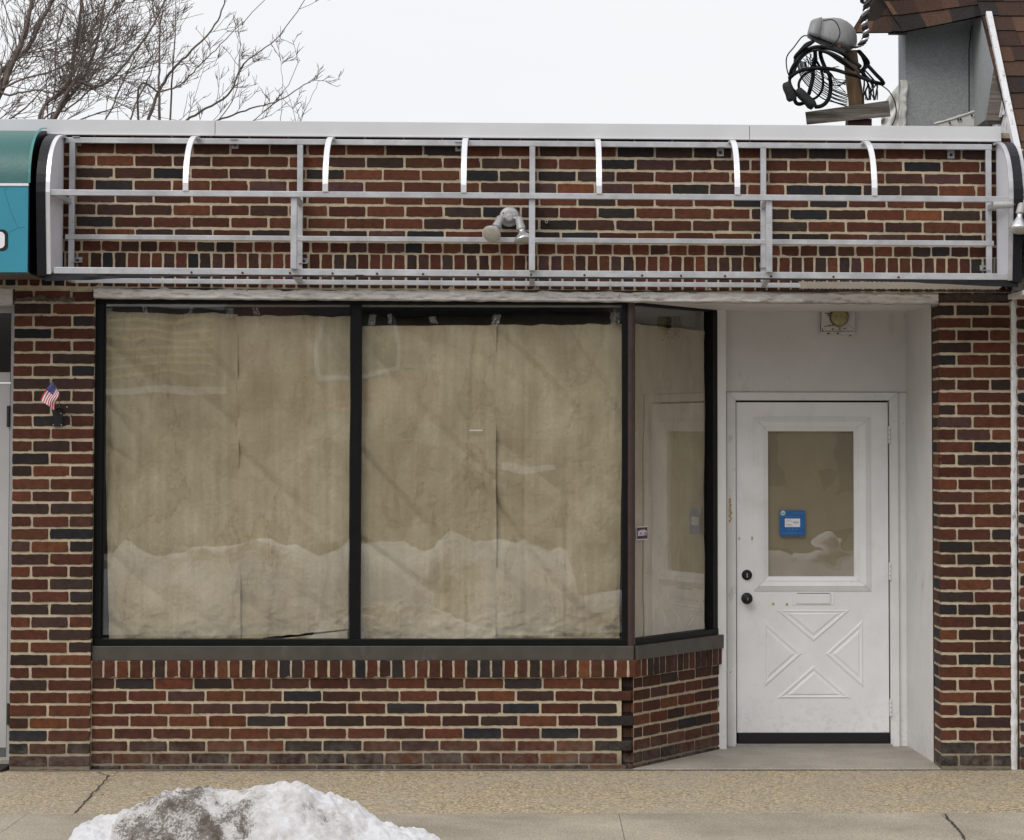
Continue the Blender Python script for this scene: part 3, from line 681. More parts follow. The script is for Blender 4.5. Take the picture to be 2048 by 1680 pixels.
# knob & deadbolt
def dpt(px, py, y): return Vector((X_(px, 1140, YD), y, Z_(py, YD)))
mb = MB(); mb.lathe(dpt(1494, 1150, YS), (0, -1, 0), [(0, .031), (.006, .031), (.010, .027), (.011, .020), (.024, .019), (.026, .016)]); mb.box(tuple(dpt(1493, 1155, YS-.028)), tuple(dpt(1495, 1146, YS-.024)), 1)
mb.build('deadbolt', [M_IRON, M_GALV], door)
mb = MB(); mb.lathe(dpt(1494, 1197, YS), (0, -1, 0), [(0, .034), (.006, .034), (.009, .028), (.012, .013), (.030, .012), (.036, .022), (.046, .029), (.056, .028), (.062, .020), (.063, .010)]); mb.box(tuple(dpt(1493.2, 1199.5, YS-.066)), tuple(dpt(1494.8, 1194.5, YS-.062)), 1)
mb.build('knob', [M_IRON, M_GALV], door)
mb = MB(); dbox(mb, 1585, 1669, 1184, 1210.5, YS-.003, YS+.001)
dbox(mb, 1593, 1661, 1187.5, 1207.5, YS-.010, YS-.0032); mb.build('mail_slot', M_DOOR, door, .0018)
mb = MB(); dbox(mb, 1594, 1660, 1186.2, 1187.3, YS-.0045, YS-.0031); mb.build('slot_gap', M_DARK, door)
for y0 in (851, 1124, 1397):
    mb = MB(); xh = X_(1779.5, 1140, YD)
    mb.tube([(xh, YD-.02, Z_(y0+36, YD)), (xh, YD-.02, Z_(y0, YD))], .0055, 10)
    for q in range(4): mb.tube([(xh, YD-.02, Z_(y0+36-9*q-.6, YD)), (xh, YD-.02, Z_(y0+36-9*q, YD))], .0062, 10, 1)
    dbox(mb, 1777, 1782.5, y0+1, y0+35, YD-.0185, YD-.012)
    mb.build('hinge', [M_TRIM, M_RUST], door)
# glue marks
mb = MB()
def blot(cx, cy, w_, h_, seed, on=YS, ):
    k = 12; vs = []
    for j in range(k):
        r_ = .5+.5*abs(noise.noise(Vector((j*.9, seed, 0)))*1.6); vs.append(dpt(cx+math.cos(j/k*2*PI)*w_*r_, cy+math.sin(j/k*2*PI)*h_*r_, on-.0012))
    mb.add(vs, [tuple(range(k))])
for (cx, cy, w_, h_) in ((1547, 1208, 5, 4), (1574, 1209, 5, 5), (1505, 1076, 3, 6), (1479, 1077, 2.5, 6)):
    mb = MB(); blot(cx, cy, w_, h_, cx); mb.build('glue_mark', M_GLUE, door)
mb = MB()
for q in range(9): blot(1460.5+R.uniform(-1.5, 1.5), 998+q*5.5, 3.2, 4.5, q*3.3, YD-.016)
mb.build('glue_mark', M_GLUE, fr)
# blue notice on the door glass
y = YS+.004
nb = MB(); nb.box(tuple(dpt(1560, 1072.5, y)), tuple(dpt(1611, 1020.5, y+.0008)))
notice = nb.build('notice', simple('blue card', (.012, .115, .34), .4, 0, .12, 30, 0)); tag(notice, 'square blue printed notice with a white label on the door glass', 'notice')
nb = MB(); nb.box(tuple(dpt(1570.5, 1054, y-.0012)), tuple(dpt(1601, 1037, y-.0002))); nb.build('label', M_SNOWB, notice)
nb = MB(); nb.lathe(dpt(1566.8, 1026, y-.0002), (0, -1, 0), [(0, .0150), (.0008, .0150)]); nb.build('badge', simple('badge', (.45, .62, .60), .5), notice)
text('wp', .019, dpt(1566.8, 1026, y-.0014), simple('badge ink', (.03, .12, .16), .5), 'badge_lettering', notice)
nb = MB()
for (a, b_, yy, h_) in ((1573, 1583, 1040, 1), (1573, 1598, 1042.5, .6), (1587, 1598, 1045.5, 1.8), (1573, 1584, 1048.5, 1), (1573, 1586, 1051.5, .8)): nb.box(tuple(dpt(a, yy+h_/2, y-.0018)), tuple(dpt(b_, yy-h_/2, y-.0014)))
nb.build('print', M_INK, notice)
nb = MB()
for (a, b_, yy, h_) in ((1571, 1576, 1033, 1.4), (1578, 1584, 1033, 1.4), (1586, 1592, 1033, 1.4), (1594, 1600, 1033, 1.4), (1587, 1608, 1026, 1), (1577, 1580, 1059, 2), (1584, 1588, 1059, 2), (1592, 1596, 1059, 2), (1565, 1606, 1066, 1)): nb.box(tuple(dpt(a, yy+h_/2, y-.0008)), tuple(dpt(b_, yy-h_/2, y-.0004)))
nb.build('fine_print', simple('pale blue ink', (.07, .22, .5), .5), notice)
# security sticker on angled glass
def wpt(px, py):   # intersect pixel ray with glass plane
    o_ = TW(0, 0, -.027); d = ray(px, py); t = (o_-CAM).dot(WN)/d.dot(WN); return CAM+d*t
sa, sb = wpt(1273, 1080), wpt(1295.5, 1052.5); ua = (Vector((sa.x, sa.y, 0))-W0).dot(WD); ub = (Vector((sb.x, sb.y, 0))-W0).dot(WD)
nb = MB()
def sbox(u0, u1, v0, v1, d): wbox(nb, u0, u1, v0, v1, d-.0006, d)
sbox(ua, ub, sa.z, sb.z, -.027); st = nb.build('sticker', M_SNOWB); tag(st, 'small maroon security sticker with white border on the angled side window', 'sticker')
nb = MB(); e = .004; sbox(ua+e, ub-e, sa.z+e, sb.z-e, -.0262); nb.build('field', simple('maroon', (.075, .022, .045), .5, 0, .1), st)
wz = math.atan2(WD.y, WD.x); hz = sb.z-sa.z; uc = (ua+ub)/2
text('SECURITY', (ub-ua)*.178, TW(uc, sa.z+hz*.47, -.0255), M_SNOWB, 'lettering', st, wz, bold=.0006).scale.y = 1.7
text('ALARM', (ub-ua)*.15, TW(uc, sa.z+hz*.66, -.0255), M_SNOWB, 'lettering', st, wz, bold=.0004)

# ================================================================== recess lamp
lampy = YD
lt = thing('ceiling_lamp', 'round yellowed lamp on a cracked peeling square plate above the door', 'lamp', dpt(1676, 634, YD))
mb = MB(); dbox(mb, 1641, 1711, 612, 661, YD-.035, YD-.001); dbox(mb, 1641, 1711, 662, 668, YD-.030, YD-.001); mb.build('plate', M_PEEL, lt, .003)
mb = MB()
for pts in (((1650, 626), (1662, 627.5)), ((1648, 653), (1658, 651), (1668, 650)), ((1676, 650), (1680, 660), (1683, 654)), ((1642, 614), (1642.5, 640), (1641, 662)), ((1645, 656), (1646, 664))):
    mb.tube([dpt(a, b_, YD-.036) for a, b_ in pts], .0022, 5)
for a, b_ in ((1657, 667), (1676, 667), (1701, 671), (1690, 657)): mb.tube([dpt(a-2, b_, YD-.034), dpt(a+2, b_-.5, YD-.034)], .004, 5)
mb.build('paint_cracks', simple('crack', (.05, .035, .025), .9), lt)
mb = MB(); mb.lathe(dpt(1678, 634, YD-.035), (0, -1, 0), [(0, .056), (.03, .056), (.034, .052)]); mb.build('lamp_base', simple('brown lamp rim', (.07, .055, .03), .6), lt)
mb = MB(); mb.lathe(dpt(1678, 634.5, YD-.069), (0, -1, 0), [(0, .051), (.010, .050), (.016, .044), (.020, .030), (.0215, .012)]); mb.build('lens', M_LENS, lt)

# ================================================================== AWNING FRAME
af = thing('awning_frame', 'bare curved aluminium awning frame stripped of its fabric on the brick wall', 'awning', sh((0, -.05, Z_(560))))
YR, YFm, YFb = -.045, -.51, -.455
tw = .030
def P(px, py, Y): 
    p = M(px, py, Y); return p
def sbar(px0, px1, pyc, Y, hpx, name, mat=M_ALU, dep=.03):
    z = Z_(pyc, Y); hh = hpx/360/2*(14+Y)/14; mb = MB()
    mb.box((X_(px0, pyc, Y), Y, z-hh), (X_(px1, pyc, Y), Y+dep, z+hh), T=sh); return mb
sbar(131, 1984, 287, YR-.01, 11, '').build('top_rail', M_ALU, af, .002)
sbar(97, 2022, 391.5, YFm, 11.5, '').build('front_rail', M_ALU, af, .002)
sbar(130, 1988, 480, YR-.012, 10, '').build('rear_rail', M_ALU, af, .002)
mb = sbar(107, 2016, 547, YFb, 13, ''); mb.build('bottom_front_rail', M_ALU, af, .002)
sbar(143, 1990, 567, -.06, 9.5, '').build('bottom_rear_rail', M_ALU, af, .002)
def vbar(px, py0, py1, Y, w=12, mat=M_ALU):
    mb = MB(); x = X_(px, (py0+py1)/2, Y); hw = w/720*(14+Y)/14
    mb.box((x-hw, Y, Z_(py1, Y)), (x+hw, Y+.028, Z_(py0, Y)), T=sh); return mb
for px in (143, 599.5, 1064.5, 1527, 1978): vbar(px, 292, 560 if px not in (143, 1978) else 545, YR-.008, 11.5).build('rear_post', M_ALU, af, .002)
for px in (587.5, 1064, 1538.5): vbar(px, 396, 541, YFm+.02, 12.5).build('front_post', M_ALU, af, .002)
for pf, pr in ((104, 140), (590, 600), (1064, 1064.5), (1536, 1527), (2012, 1978)):
    mb = MB(); a = sh(M(1075, 391.5, YFm+.03)); b_ = sh(M(1075, 391.5, YFm+.03)); a.x = X_(pf, 392, YFm+.02); b_.x = X_(pr, 400, YR); b_.y = YR-.005; a.z = Z_(393, YFm)+SH*a.x; b_.z = Z_(393, YFm)+SH*b_.x
    mb.bar(a, b_, .026, .026); mb.build('depth_strut', M_ALU, af, .0015)
for pf, pr, pz in ((108, 145, 549), (587, 600, 552), (1064, 1064, 552), (1538, 1527, 552), (2016, 1985, 549)):
    mb = MB(); x = X_(pf, 547, YFb); x2 = X_(pr, 567, -.06)
    mb.bar((x, YFb+.03, Z_(550, YFb)+SH*x), (x2, -.06, Z_(567, -.06)+SH*x2), .028, .024); mb.build('bottom_strut', M_ALU, af, .0015)
# profile curve
zt_, zm_, zb_ = Z_(284, YR), Z_(391, YFm), Z_(547, YFb)
def prof(t):   # t 0..1 top->front rail, quarter-ellipse-ish
    a = t*PI/2; return (YR + (YFm-YR)*math.sin(a)**1.0*(.92+.08*t), zm_ + (zt_-zm_)*math.cos(a)**1.0)
def prof2(t):
    y = YR + (YFm-YR)*(1-(1-t)**2.1)**.62; z = zt_ + (zm_-zt_)*t; return y, z
PR = []
for i in range(15):
    t = i/14; th = t*PI/2
    PR.append((YR+(YFm-YR)*math.sin(th)**.9, zm_+(zt_-zm_)*math.cos(th)**.85 if th < PI/2 else zm_))
def strip(mb, x, PRL, w, thick=.006, mi=0):
    vs = []
    for i, (y_, z_) in enumerate(PRL):
        a = Vector(PRL[max(i-1, 0)]); b_ = Vector(PRL[min(i+1, len(PRL)-1)]); t = (b_-a).normalized(); nn = Vector((t.y, -t.x))
        if nn.x > 0: nn = -nn
        for sx in (-1, 1):
            for q in (0, thick): vs.append((x+sx*w/2, y_+nn.x*q, z_+nn.y*q+SH*x))
    fs = []
    for i in range(len(PRL)-1):
        o = i*4
        fs += [(o, o+4, o+6, o+2), (o+1, o+3, o+7, o+5), (o, o+1, o+5, o+4), (o+2, o+6, o+7, o+3)]
    fs += [(0, 2, 3, 1), (len(vs)-4, len(vs)-3, len(vs)-1, len(vs)-2)]
    mb.add(vs, fs, mi, sm=False)
for pt, pb in ((395, 372), (665, 651), (933, 927), (1193, 1199.5), (1462, 1474), (1729, 1746)):
    mb = MB(); x = (X_(pt, 285, YR)+X_(pb, 384, YFm))/2; strip(mb, x, PR[:-1]+[(YFm+.004, zm_+.012)], .030, .012); mb.build('curved_rib', M_ALU_SKYLIT, af, .001)
PE = PR + [(YFm + (YFb-YFm)*i/6 if i else YFm, zm_ + (zb_-.02-zm_)*i/6) for i in range(1, 7)]
for side, px in ((-1, 97), (1, 2021)):
    x = (X_(px, 391, YFm)+X_(px, 540, YFb))/2
    mb = MB(); strip(mb, x, PE, .026, .012); mb.build('end_rib', M_ALU_SKYLIT if side < 0 else M_ALU, af, .001)
    # end panel (flat) with fabric backing
    mb = MB(); loop = [(x+side*.008, y_+.004, z_+SH*x) for y_, z_ in PE] + [(x+side*.008, YR+.02, zb_-.02+SH*x), (x+side*.008, YR+.02, zt_+SH*x)]
    mb.prism(loop, (side*.004, 0, 0)); mb.build('end_panel', M_WHITEP, af)
    mb = MB(); PO = [(y_-.012, z_+(.008 if i < 9 else 0)) for i, (y_, z_) in enumerate(PE)]; PO[-1] = (PO[-1][0], PO[-1][1]-.01)
    strip(mb, x+side*.036, PO, .050, .003)
    loop = [(x+side*.060, y_, z_+SH*x) for y_, z_ in PO] + [(x+side*.060, YR+.04, zb_-.03+SH*x), (x+side*.060, YR+.04, zt_+SH*x)]
    mb.prism(loop, (side*.002, 0, 0)); mb.build('fabric_remnant', M_FABB, af)
# black fabric remnant under the bottom front rail
mb = MB(); xa, xb = X_(90, 550, YFb), X_(2036, 550, YFb)
def fab(u, v):
    x = xa+(xb-xa)*u; px = 90+1946*u
    hgt = 5 + 12*max(0, 1-(px-100)/330)**1.3*(1 if px > 90 else 1) + 11*max(0, (px-1700)/330)**1.2 + 1.2*noise.noise(Vector((px*.02, 0, 0)))
    top = 552 + 1.2*noise.noise(Vector((px*.013, 4, 0))); 
    return (x, YFb+.003+.006*noise.noise(Vector((px*.03, v*3, 1)))-.004*v, Z_(top+hgt*v, YFb)+SH*x)
mb.grid(fab, 160, 3); mb.build('fabric_remnant', M_FABB, af, recalc=False)
mb = MB()
for px in (383, 485, 580, 665, 754, 846, 956, 1062, 1169, 1284, 1362, 1450, 1542, 1667, 1797):
    mb = MB(); x = X_(px, 549, YFb); z = Z_(549.5, YFb)+SH*x; mb.lathe((x, YFb, z), (0, -1, 0), [(0, .0065), (.003, .0065), (.004, .003)], 10)
    mb.build('rusty_screw', M_RUST, af)
# clips
def clip(px, py, up_=True, w_=14, h_=17, Y=YR-.012):
    mb = MB(); x = X_(px, py, Y); z = Z_(py, Y)+SH*x; hw, hh = w_/720, h_/720
    mb.box((x-hw, -.006, z-hh), (x+hw, -.001, z+hh)); mb.box((x-hw, YR-.02, z+(hh-.004 if up_ else -hh)), (x+hw, -.001, z+(hh if up_ else -hh+.004)))
    mb.lathe((x, -.006, z-.004), (0, -1, 0), [(0, .009), (.005, .009), (.007, .005)], 8, 1); mb.build('wall_clip', [M_GALV, M_IRON], af)
for px, py in ((152, 288), (468, 291), (917, 293), (1442, 299), (1905, 300)): clip(px, py)
for px, py in ((606, 524), (152, 525), (1530, 527), (1972, 529)): clip(px, py, False, 18, 12)
# ribbed light diffuser under the awning frame
dx0_, dx1_ = X_(1603, 572, -.06), X_(1996, 572, -.06)
mb = MB(); za, zb3 = Z_(560, YFb+.04), Z_(574, -.07); nr = 150
def dif(u, v):
    x0 = X_(1596, 560, YFb+.04)+(dx0_-X_(1596, 560, YFb+.04))*v; x1 = X_(2014, 560, YFb+.04)+(dx1_-X_(2014, 560, YFb+.04))*v
    x = x0+(x1-x0)*u; y_ = YFb+.04+(-.07-YFb-.04)*v; z_ = za+(zb3-za)*v; return (x, y_, z_+SH*x*.6 - .0012*(1+math.cos((u+v*.02)*2*PI*45)))
mb.grid(dif, 360, 2); mb.build('light_diffuser', simple('ribbed acrylic', (.90, .90, .87), .4, 0, .04, 8, 0), af, recalc=False)

# ================================================================== floodlights
def flood(name, label, base_px, base_py, Y, heads, plate=True):
    b0 = M(base_px, base_py, Y); b0 = sh(b0) if False else b0
    t = thing(name, label, 'floodlight', b0, 'twin-bulb floodlights on the awning wall')
    if plate:
        mb = MB(); mb.lathe(b0, (0, -1, 0), [(0, .056), (.014, .056), (.022, .050), (.024, .03)], 28)
        mb.lathe(b0+Vector((0, -.022, -.008)), (0, -1, 0), [(0, .030), (.022, .026), (.03, .014)], 20)
        mb.prism([b0+Vector((-.034, -.02, .018)), b0+Vector((.034, -.02, .018)), b0+Vector((.026, -.045, -.002)), b0+Vector((-.026, -.045, -.002))], (0, .012, -.022))
        for a in (-.035, .035): mb.lathe(b0+Vector((a, -.022, .020 if a < 0 else -.014)), (0, -1, 0), [(0, .004), (.004, .004)], 8, 1)
        mb.build('base_plate', [M_LAMP, M_IRON], t)
    for (jx, hx, bx) in heads:       # joint, holder end, bulb face centre: world offsets
        j, h_, e = b0+Vector(jx), b0+Vector(hx), b0+Vector(bx); ax = (e-h_).normalized()
        mb = MB(); mb.tube([b0+Vector((0, -.03, -.006)) + (j-b0-Vector((0, -.03, -.006)))*k/3 for k in range(4)], .009, 10)
        mb.lathe(j-(h_-j).normalized()*.006, h_-j, [(0, .014), (.008, .0205), (.05, .0225), (.056, .025), ((h_-j).length+.006, .0255)], 20)
        ho = mb.build('lamp_holder', M_LAMP, t)
        ln = (e-h_).length
        mb = MB(); mb.lathe(h_-ax*.004, ax, [(0, .022), (.004, .022), (.0045, .0155), (ln*.28, .017), (ln*.45, .026), (ln*.68, .041), (ln*.92, .0515), (ln, .0535), (ln*1.02, .053)], 28)
        mb.build('bulb', M_REFL, t)
        mb = MB(); mb.lathe(e-ax*.001, ax, [(0, .052), (.004, .050), (.009, .036), (.0115, .012)], 28); mb.build('bulb_face', M_BULBG, t)
flood('floodlight', 'twin-bulb grey floodlight in the middle of the brick wall behind the awning rails', 1019, 434, -.001,
      [((-.05, -.05, -.008), (-.072, -.075, -.062), (-.098, -.135, -.108)), ((.052, -.05, -.012), (.066, -.075, -.075), (.080, -.095, -.140))])
fl = flood('floodlight', 'grey floodlight with clear bulb at the right end of the awning frame', 2058, 402, YFm+.02,
      [((-.045, -.03, -.022), (-.058, -.045, -.072), (-.070, -.075, -.165))])
mb = MB()
a = M(1986, 411, YFm+.0); b_ = M(2024, 409, YFm)
mb.tube([a, b_], .020, 14); mb.tube([b_, M(2052, 402, YFm)], .012, 10)
tag(mb.build('conduit_arm', M_LAMP), 'short grey conduit arm holding the right-hand floodlight against the frame', 'conduit')
# pipe stub
mb = MB(); p = M(1093, 444, 0); mb.lathe(p, (0, -1, 0), [(-.01, .009), (.03, .009)], 12); mb.lathe(p+Vector((0, -.0305, 0)), (0, -1, 0), [(0, .006), (.0005, .006)], 10, 1)
tag(mb.build('pipe_stub', [M_LAMP, M_DARK]), 'small grey pipe stub poking out of the bricks right of the centre floodlight', 'pipe')

# ================================================================== teal awning on the left
ta = thing('teal_awning', 'teal and cyan vinyl awning with curved top at the left edge', 'awning', (X_(-40, 400), -.2, Z_(548, -.5)))
YTm = -.50; tzt, tzm, tzb = Z_(266, -.02), Z_(373, YTm), Z_(547, YTm)
TP = [(-.0+(YTm)*math.sin(i/14*PI/2)**.95, tzm+(tzt-tzm)*math.cos(i/14*PI/2)**.85 if i < 14 else tzm) for i in range(15)]
xr = X_(56, 470, YTm); xl = X_(-700, 470, YTm)
mb = MB(); mb.grid(lambda u, v: (xl+(xr-xl)*u, TP[round(v*14)][0]+.004*noise.noise(Vector((u*30, v*2, 0))), TP[round(v*14)][1]), 40, 14); mb.build('canopy', M_TEAL, ta, recalc=False)
mb = MB(); mb.box((xl, YTm-.002, tzb), (xr, YTm+.01, tzm-.004)); mb.build('valance', M_CYAN, ta, .002)
mb = MB(); mb.box((xl, YTm-.008, tzm-.005), (xr+.002, YTm+.004, tzm+.009)); mb.build('piping', M_SNOWB, ta, .002)
mb = MB(); loop = [(xr+.001, y_-.001, z_) for y_, z_ in TP] + [(xr+.001, YTm+.012, tzb), (xr+.001, -.02, tzb-.0)]
mb.prism(loop, (.004, 0, 0)); mb.build('end_panel', M_FABB, ta)
mb = MB(); strip(mb, xr+.003, [(a, b_) for a, b_ in TP[1:]], .014, .004); mb.build('edge_welt', simple('welt', (.06, .22, .21), .5), ta)
mb = MB(); mb.box((xl, YTm+.01, tzb-.008), (xr+.004, -.02, tzb+.01)); mb.build('soffit_panel', simple('soffit', (.09, .08, .07), .6), ta)
def rrect(px0, px1, py0, py1, r, y, k=8):
    out = []
    for cx, cy, a0 in ((px1-r, py0+r, -90), (px1-r, py1-r, 0), (px0+r, py1-r, 90), (px0+r, py0+r, 180)):
        for i in range(k+1):
            an = math.radians(a0+90*i/k); out.append(M(cx+r*math.cos(an), cy+r*math.sin(an), y))
    return out
mb = MB(); mb.prism(rrect(-34, 16, 459, 502, 11, YTm-.003), (0, -.001, 0)); mb.prism(rrect(-34, 9.5, 463.5, 496.5, 9, YTm-.0045), (0, -.001, 0), 1)
mb.build('painted_letter', [M_DARK, M_SNOWB], ta)
mb = MB()   # fine creases in vinyl
for pts in (((8, 380), (14, 398), (22, 425), (36, 455)), ((18, 465), (36, 456), (50, 454)), ((8, 380), (16, 374))):
    mb.tube([M(a, b_, YTm-.002) for a, b_ in pts], .0009, 4)
mb.build('crease', simple('crease line', (.01, .09, .13), .6), ta)

# ================================================================== flag & bracket
H0, H1, F0, F1 = M(103, 762, -.10), M(119, 786, -.12), M(79, 801, -.16), M(107, 821, -.17)
def flg(u, v):
    p = H0.lerp(H1, v).lerp(F0.lerp(F1, v), u); bulge = math.sin(v*PI)*.012*u; p.y -= .012*math.sin(u*5+v*7)+bulge
    p += Vector((.012*math.sin(v*PI)*u*.8+.004*math.sin(u*7), 0, 0)); return p
def fcol(u, v):
    i, j = int(u*30), int(v*39)
    if u < .42 and v < 7/13:
        return (.55, .55, .65) if (i % 3 == 1 and j % 3 == 1) else (.02, .02, .16)
    return (.42, .028, .03) if int(v*13) % 2 == 0 else (.66, .64, .66)
mb = MB(); mb.grid(flg, 30, 39, 0, fcol); fg = mb.build('small_flag', M_FLAG, recalc=False); tag(fg, 'small American flag on a stick fixed to the left brick pillar', 'flag')
mb = MB(); mb.tube([M(102.5, 760, -.098), M(119.5, 786, -.118), M(118, 822, -.02)], .0022, 6); mb.build('flag_stick', simple('stick', (.12, .08, .05), .6), fg)
mb = MB(); mb.box(tuple(M(105, 853, -.012)), tuple(M(126, 826, -.004))); mb.box(tuple(M(108, 828, -.014)), tuple(M(124, 815, -.004))); mb.tube([M(115, 818, -.01), M(117, 813, -.05)], .011, 12)
for a, b_ in ((107, 850), (123, 850), (122, 827)): mb.lathe(M(a, b_, -.012), (0, -1, 0), [(0, .0045), (.003, .0045), (.005, .002)], 10, 1)
tag(mb.build('flag_bracket', [M_IRON, M_GALV], None, .001), 'black screwed metal bracket under the small flag on the pillar', 'bracket')
mb = MB()
for a, b_, r_, mi in ((134, 814, .005, 1), (134, 828, .0055, 1), (83, 631, .004, 0), (62, 852, .004, 0), (143, 832, .004, 0), (150, 757, .005, 0), (147, 782, .0035, 0), (140, 701, .004, 0), (100, 598, .003, 1)):
    mb = MB(); mb.lathe(M(a, b_, -.0005), (0, -1, 0), [(0, r_), (.003, r_), (.004, r_*.5)], 8, mi)
    mb.build('wall_screw', [M_IRON, M_GALV], shop)

# ================================================================== left neighbour (door and lintel)
nl = thing('neighbour_shop', 'narrow strip of neighbouring shop with grey metal door at the left edge', 'building', (X_(-20, 1500), .1, 0))
YN = .12
mb = MB(); mb.box((X_(-400, 600, 0), .0, Z_(612)), (X_(25, 600), .3, Z_(578))); mb.build('lintel', M_PLASTER, nl, .004)
mb = MB(); mb.box((X_(-400, 1000, .0), .3, -.05), (X_(-60, 1000, .0), .5, Z_(600))); mb.build('wall', M_PW, nl)
mb = MB(); x0 = X_(18.5, 1000, YN); x1 = X_(27, 1000, YN); mb.box((x0, YN, 0), (x1+.02, YN+.1, Z_(612, YN))); mb.box((X_(-120, 1000, YN), YN, Z_(628, YN)), (x0, YN+.08, Z_(612, YN))); 
nf = mb.build('door_frame', simple('grey aluminium', (.36, .36, .37), .45, .3, .08, 6, .1), nl, .002)
mb = MB(); xa = X_(-120, 1000, YN)
mb.box((xa, YN+.012, Z_(1495, YN)), (x0-.004, YN+.05, Z_(768, YN))); mb.box((xa, YN+.008, Z_(766, YN)), (x0-.004, YN+.05, Z_(746, YN)))
nd = mb.build('metal_door', simple('grey door', (.42, .42, .43), .5, 0, .08, 5, .1), nl, .002)
mb = MB(); mb.box((xa, YN+.03, Z_(746, YN)), (x0-.002, YN+.034, Z_(628, YN))); mb.build('pane', simple('dark glass', (.012, .012, .015), .08, 0, .1, 3, 0, spec=.7), nd)
for py in (813, 1406):
    mb = MB(); mb.tube([(X_(17.5, py, YN), YN-.004, Z_(py+42, YN)), (X_(17.5, py, YN), YN-.004, Z_(py, YN))], .010, 10); mb.build('hinge', simple('dark hinge', (.035, .03, .028), .5, .4), nd)
mb = MB(); mb.box((xa, YN-.05, -.01), (X_(24, 1500, .07), YN+.05, .055)); mb.build('threshold', M_STEP, nl, .004)
g0 = G(-60, 1506); mb = MB(); m1 = M(22.5, 1506, .05)
mb.hexa([(xa, -.06, .002), (X_(2, 1545, -.06), -.06, .002), (X_(2, 1545, -.06), -.06, .012), (xa, -.06, .012), (xa, .06, .002), (X_(23, 1510, .06), .06, .002), (X_(23, 1510, .06), .06, .03), (xa, .06, .03)])
tag(mb.build('doormat', simple('black rubber', (.012, .012, .012), .7, 0, .4, 60, .6, 90, .003)), 'black rubber mat at the foot of the grey door on the left', 'mat')

# ================================================================== right neighbour
rn = thing('shingled_neighbour', 'neighbouring building on the right with brown shingled mansard and old brick', 'building', (X_(2060, 1500), 0, 0))
SPAL = [((.088, .050, .034), 5), ((.064, .038, .028), 4), ((.115, .064, .042), 3), ((.032, .026, .025), 3), ((.047, .027, .022), 2)]
def shingles(mb, P00, P10, P11, P01, nrow, tab, nrm, mi=0):
    nrm = Vector(nrm).normalized()
    def B(u, v): return P00.lerp(P10, u).lerp(P01.lerp(P11, u), v)
    mb.add([P00-nrm*.01, P10-nrm*.01, P11-nrm*.01, P01-nrm*.01], [(0, 1, 2, 3)], mi, (.02, .015, .012))
    for r in range(nrow):
        v0, v1 = r/nrow, min(1, (r+1.12)/nrow); ln = (B(1, v0)-B(0, v0)).length; k = max(1, int(ln/tab)); u = -R.random()/k
        while u < 1:
            w = R.uniform(.7, 1.3)/k; a, b_ = max(0, u), min(1, u+w)
            if b_-a > .004:
                t0 = .007+R.uniform(0, .004); dv = R.uniform(-.04, .04)/nrow
                vs = [B(a, v0+dv)+nrm*t0, B(b_, v0+dv)+nrm*t0, B(b_, v1)+nrm*.001, B(a, v1)+nrm*.001, B(a, v0+dv), B(b_, v0+dv), B(b_, v1)-nrm*.003, B(a, v1)-nrm*.003]
                mb.hexa(vs, mi, bcol(SPAL, .72))
            u += w
X0 = 2.622
def edgeY(z): # slope of the mansard: y as a function of z
    za_, zb4 = M(1977, 22, .64).z, M(2048, 369, -.43).z
    return .64 + (-1.07)*(z-za_)/(zb4-za_)
zT = M(1977, -60, .8).z; zB = Z_(566, -.9); zTr = M(1977, 31, .64).z
E = lambda z, dx=0, dy=0: Vector((X0+dx, edgeY(z)+dy, z))
mb = MB(); nv_ = Vector((0, -1, -(edgeY(zT)-edgeY(zB))/(zT-zB)*-1)); nv_ = Vector((0, -(zT-zB), (edgeY(zT)-edgeY(zB)))).normalized()
nv_ = Vector((0, -abs(zT-zB), abs(edgeY(zT)-edgeY(zB))))
shingles(mb, E(zB, .03), E(zB, 2.2), E(zT, 2.2), E(zT, -.04), 19, .16, nv_)
mb.build('mansard_shingles', M_SHING, rn)
mb = MB(); mb.bar(E(zB, .012, -.012), E(zTr, .012, -.012), .034, .05, 0, (0, -1, .3)); mb.build('rake_trim', M_CLAP, rn, .002)
# side of the mansard: dark backing and split white boards
zM = M(1977, 225, .5).z
mb = MB(); mb.add([Vector((X0+.05, .8, zB)), E(zB, .05, .02), E(zM, .05, .02), Vector((X0+.05, .8, zM))], [(0, 1, 2, 3)]); mb.build('side_backing', M_DARK, rn, recalc=False)
mb = MB(); mb.add([Vector((X0+.03, 1.26, zM)), E(zM, .03, .02), E(zTr+.1, .03, .02), Vector((X0+.03, 1.26, zTr+.1))], [(0, 1, 2, 3)]); mb.build('side_siding', M_GREYW, rn, recalc=False)
mb = MB()
for k in range(9):
    zt0 = zB+.03+k*.125; e = edgeY(zt0)
    if e > .30 or zt0 > M(1977, 235, .5).z: break
    y1_ = .62; n_ = 3
    cuts = sorted([e+.01] + [R.uniform(e+.05, .5) for _ in range(2)] + [y1_])
    for q in range(3):
        a, b_ = cuts[q]+.003, cuts[q+1]-.003
        if b_-a < .03: continue
        dz = R.uniform(-.03, .01); tl = R.uniform(-.01, .01)
        top = min(zt0+.13, zT)
        def cl(y_, z_): return max(y_, edgeY(z_)+.01)
        mb.hexa([(X0+.02+tl, a, zt0+dz), (X0+.02, b_, zt0-dz*.4), (X0+.035, b_, top), (X0+.035, cl(a, top), top), (X0+.03+tl, a, zt0+dz), (X0+.03, b_, zt0-dz*.4), (X0+.045, b_, top), (X0+.045, cl(a, top), top)])
mb.build('clapboard', M_CLAP, rn)
mb = MB(); mb.box((X0+.0, edgeY(zB)-.02, zB-.03), (X0+2.2, .3, zB-.004)); mb.build('soffit', M_TRIM, rn, .002)
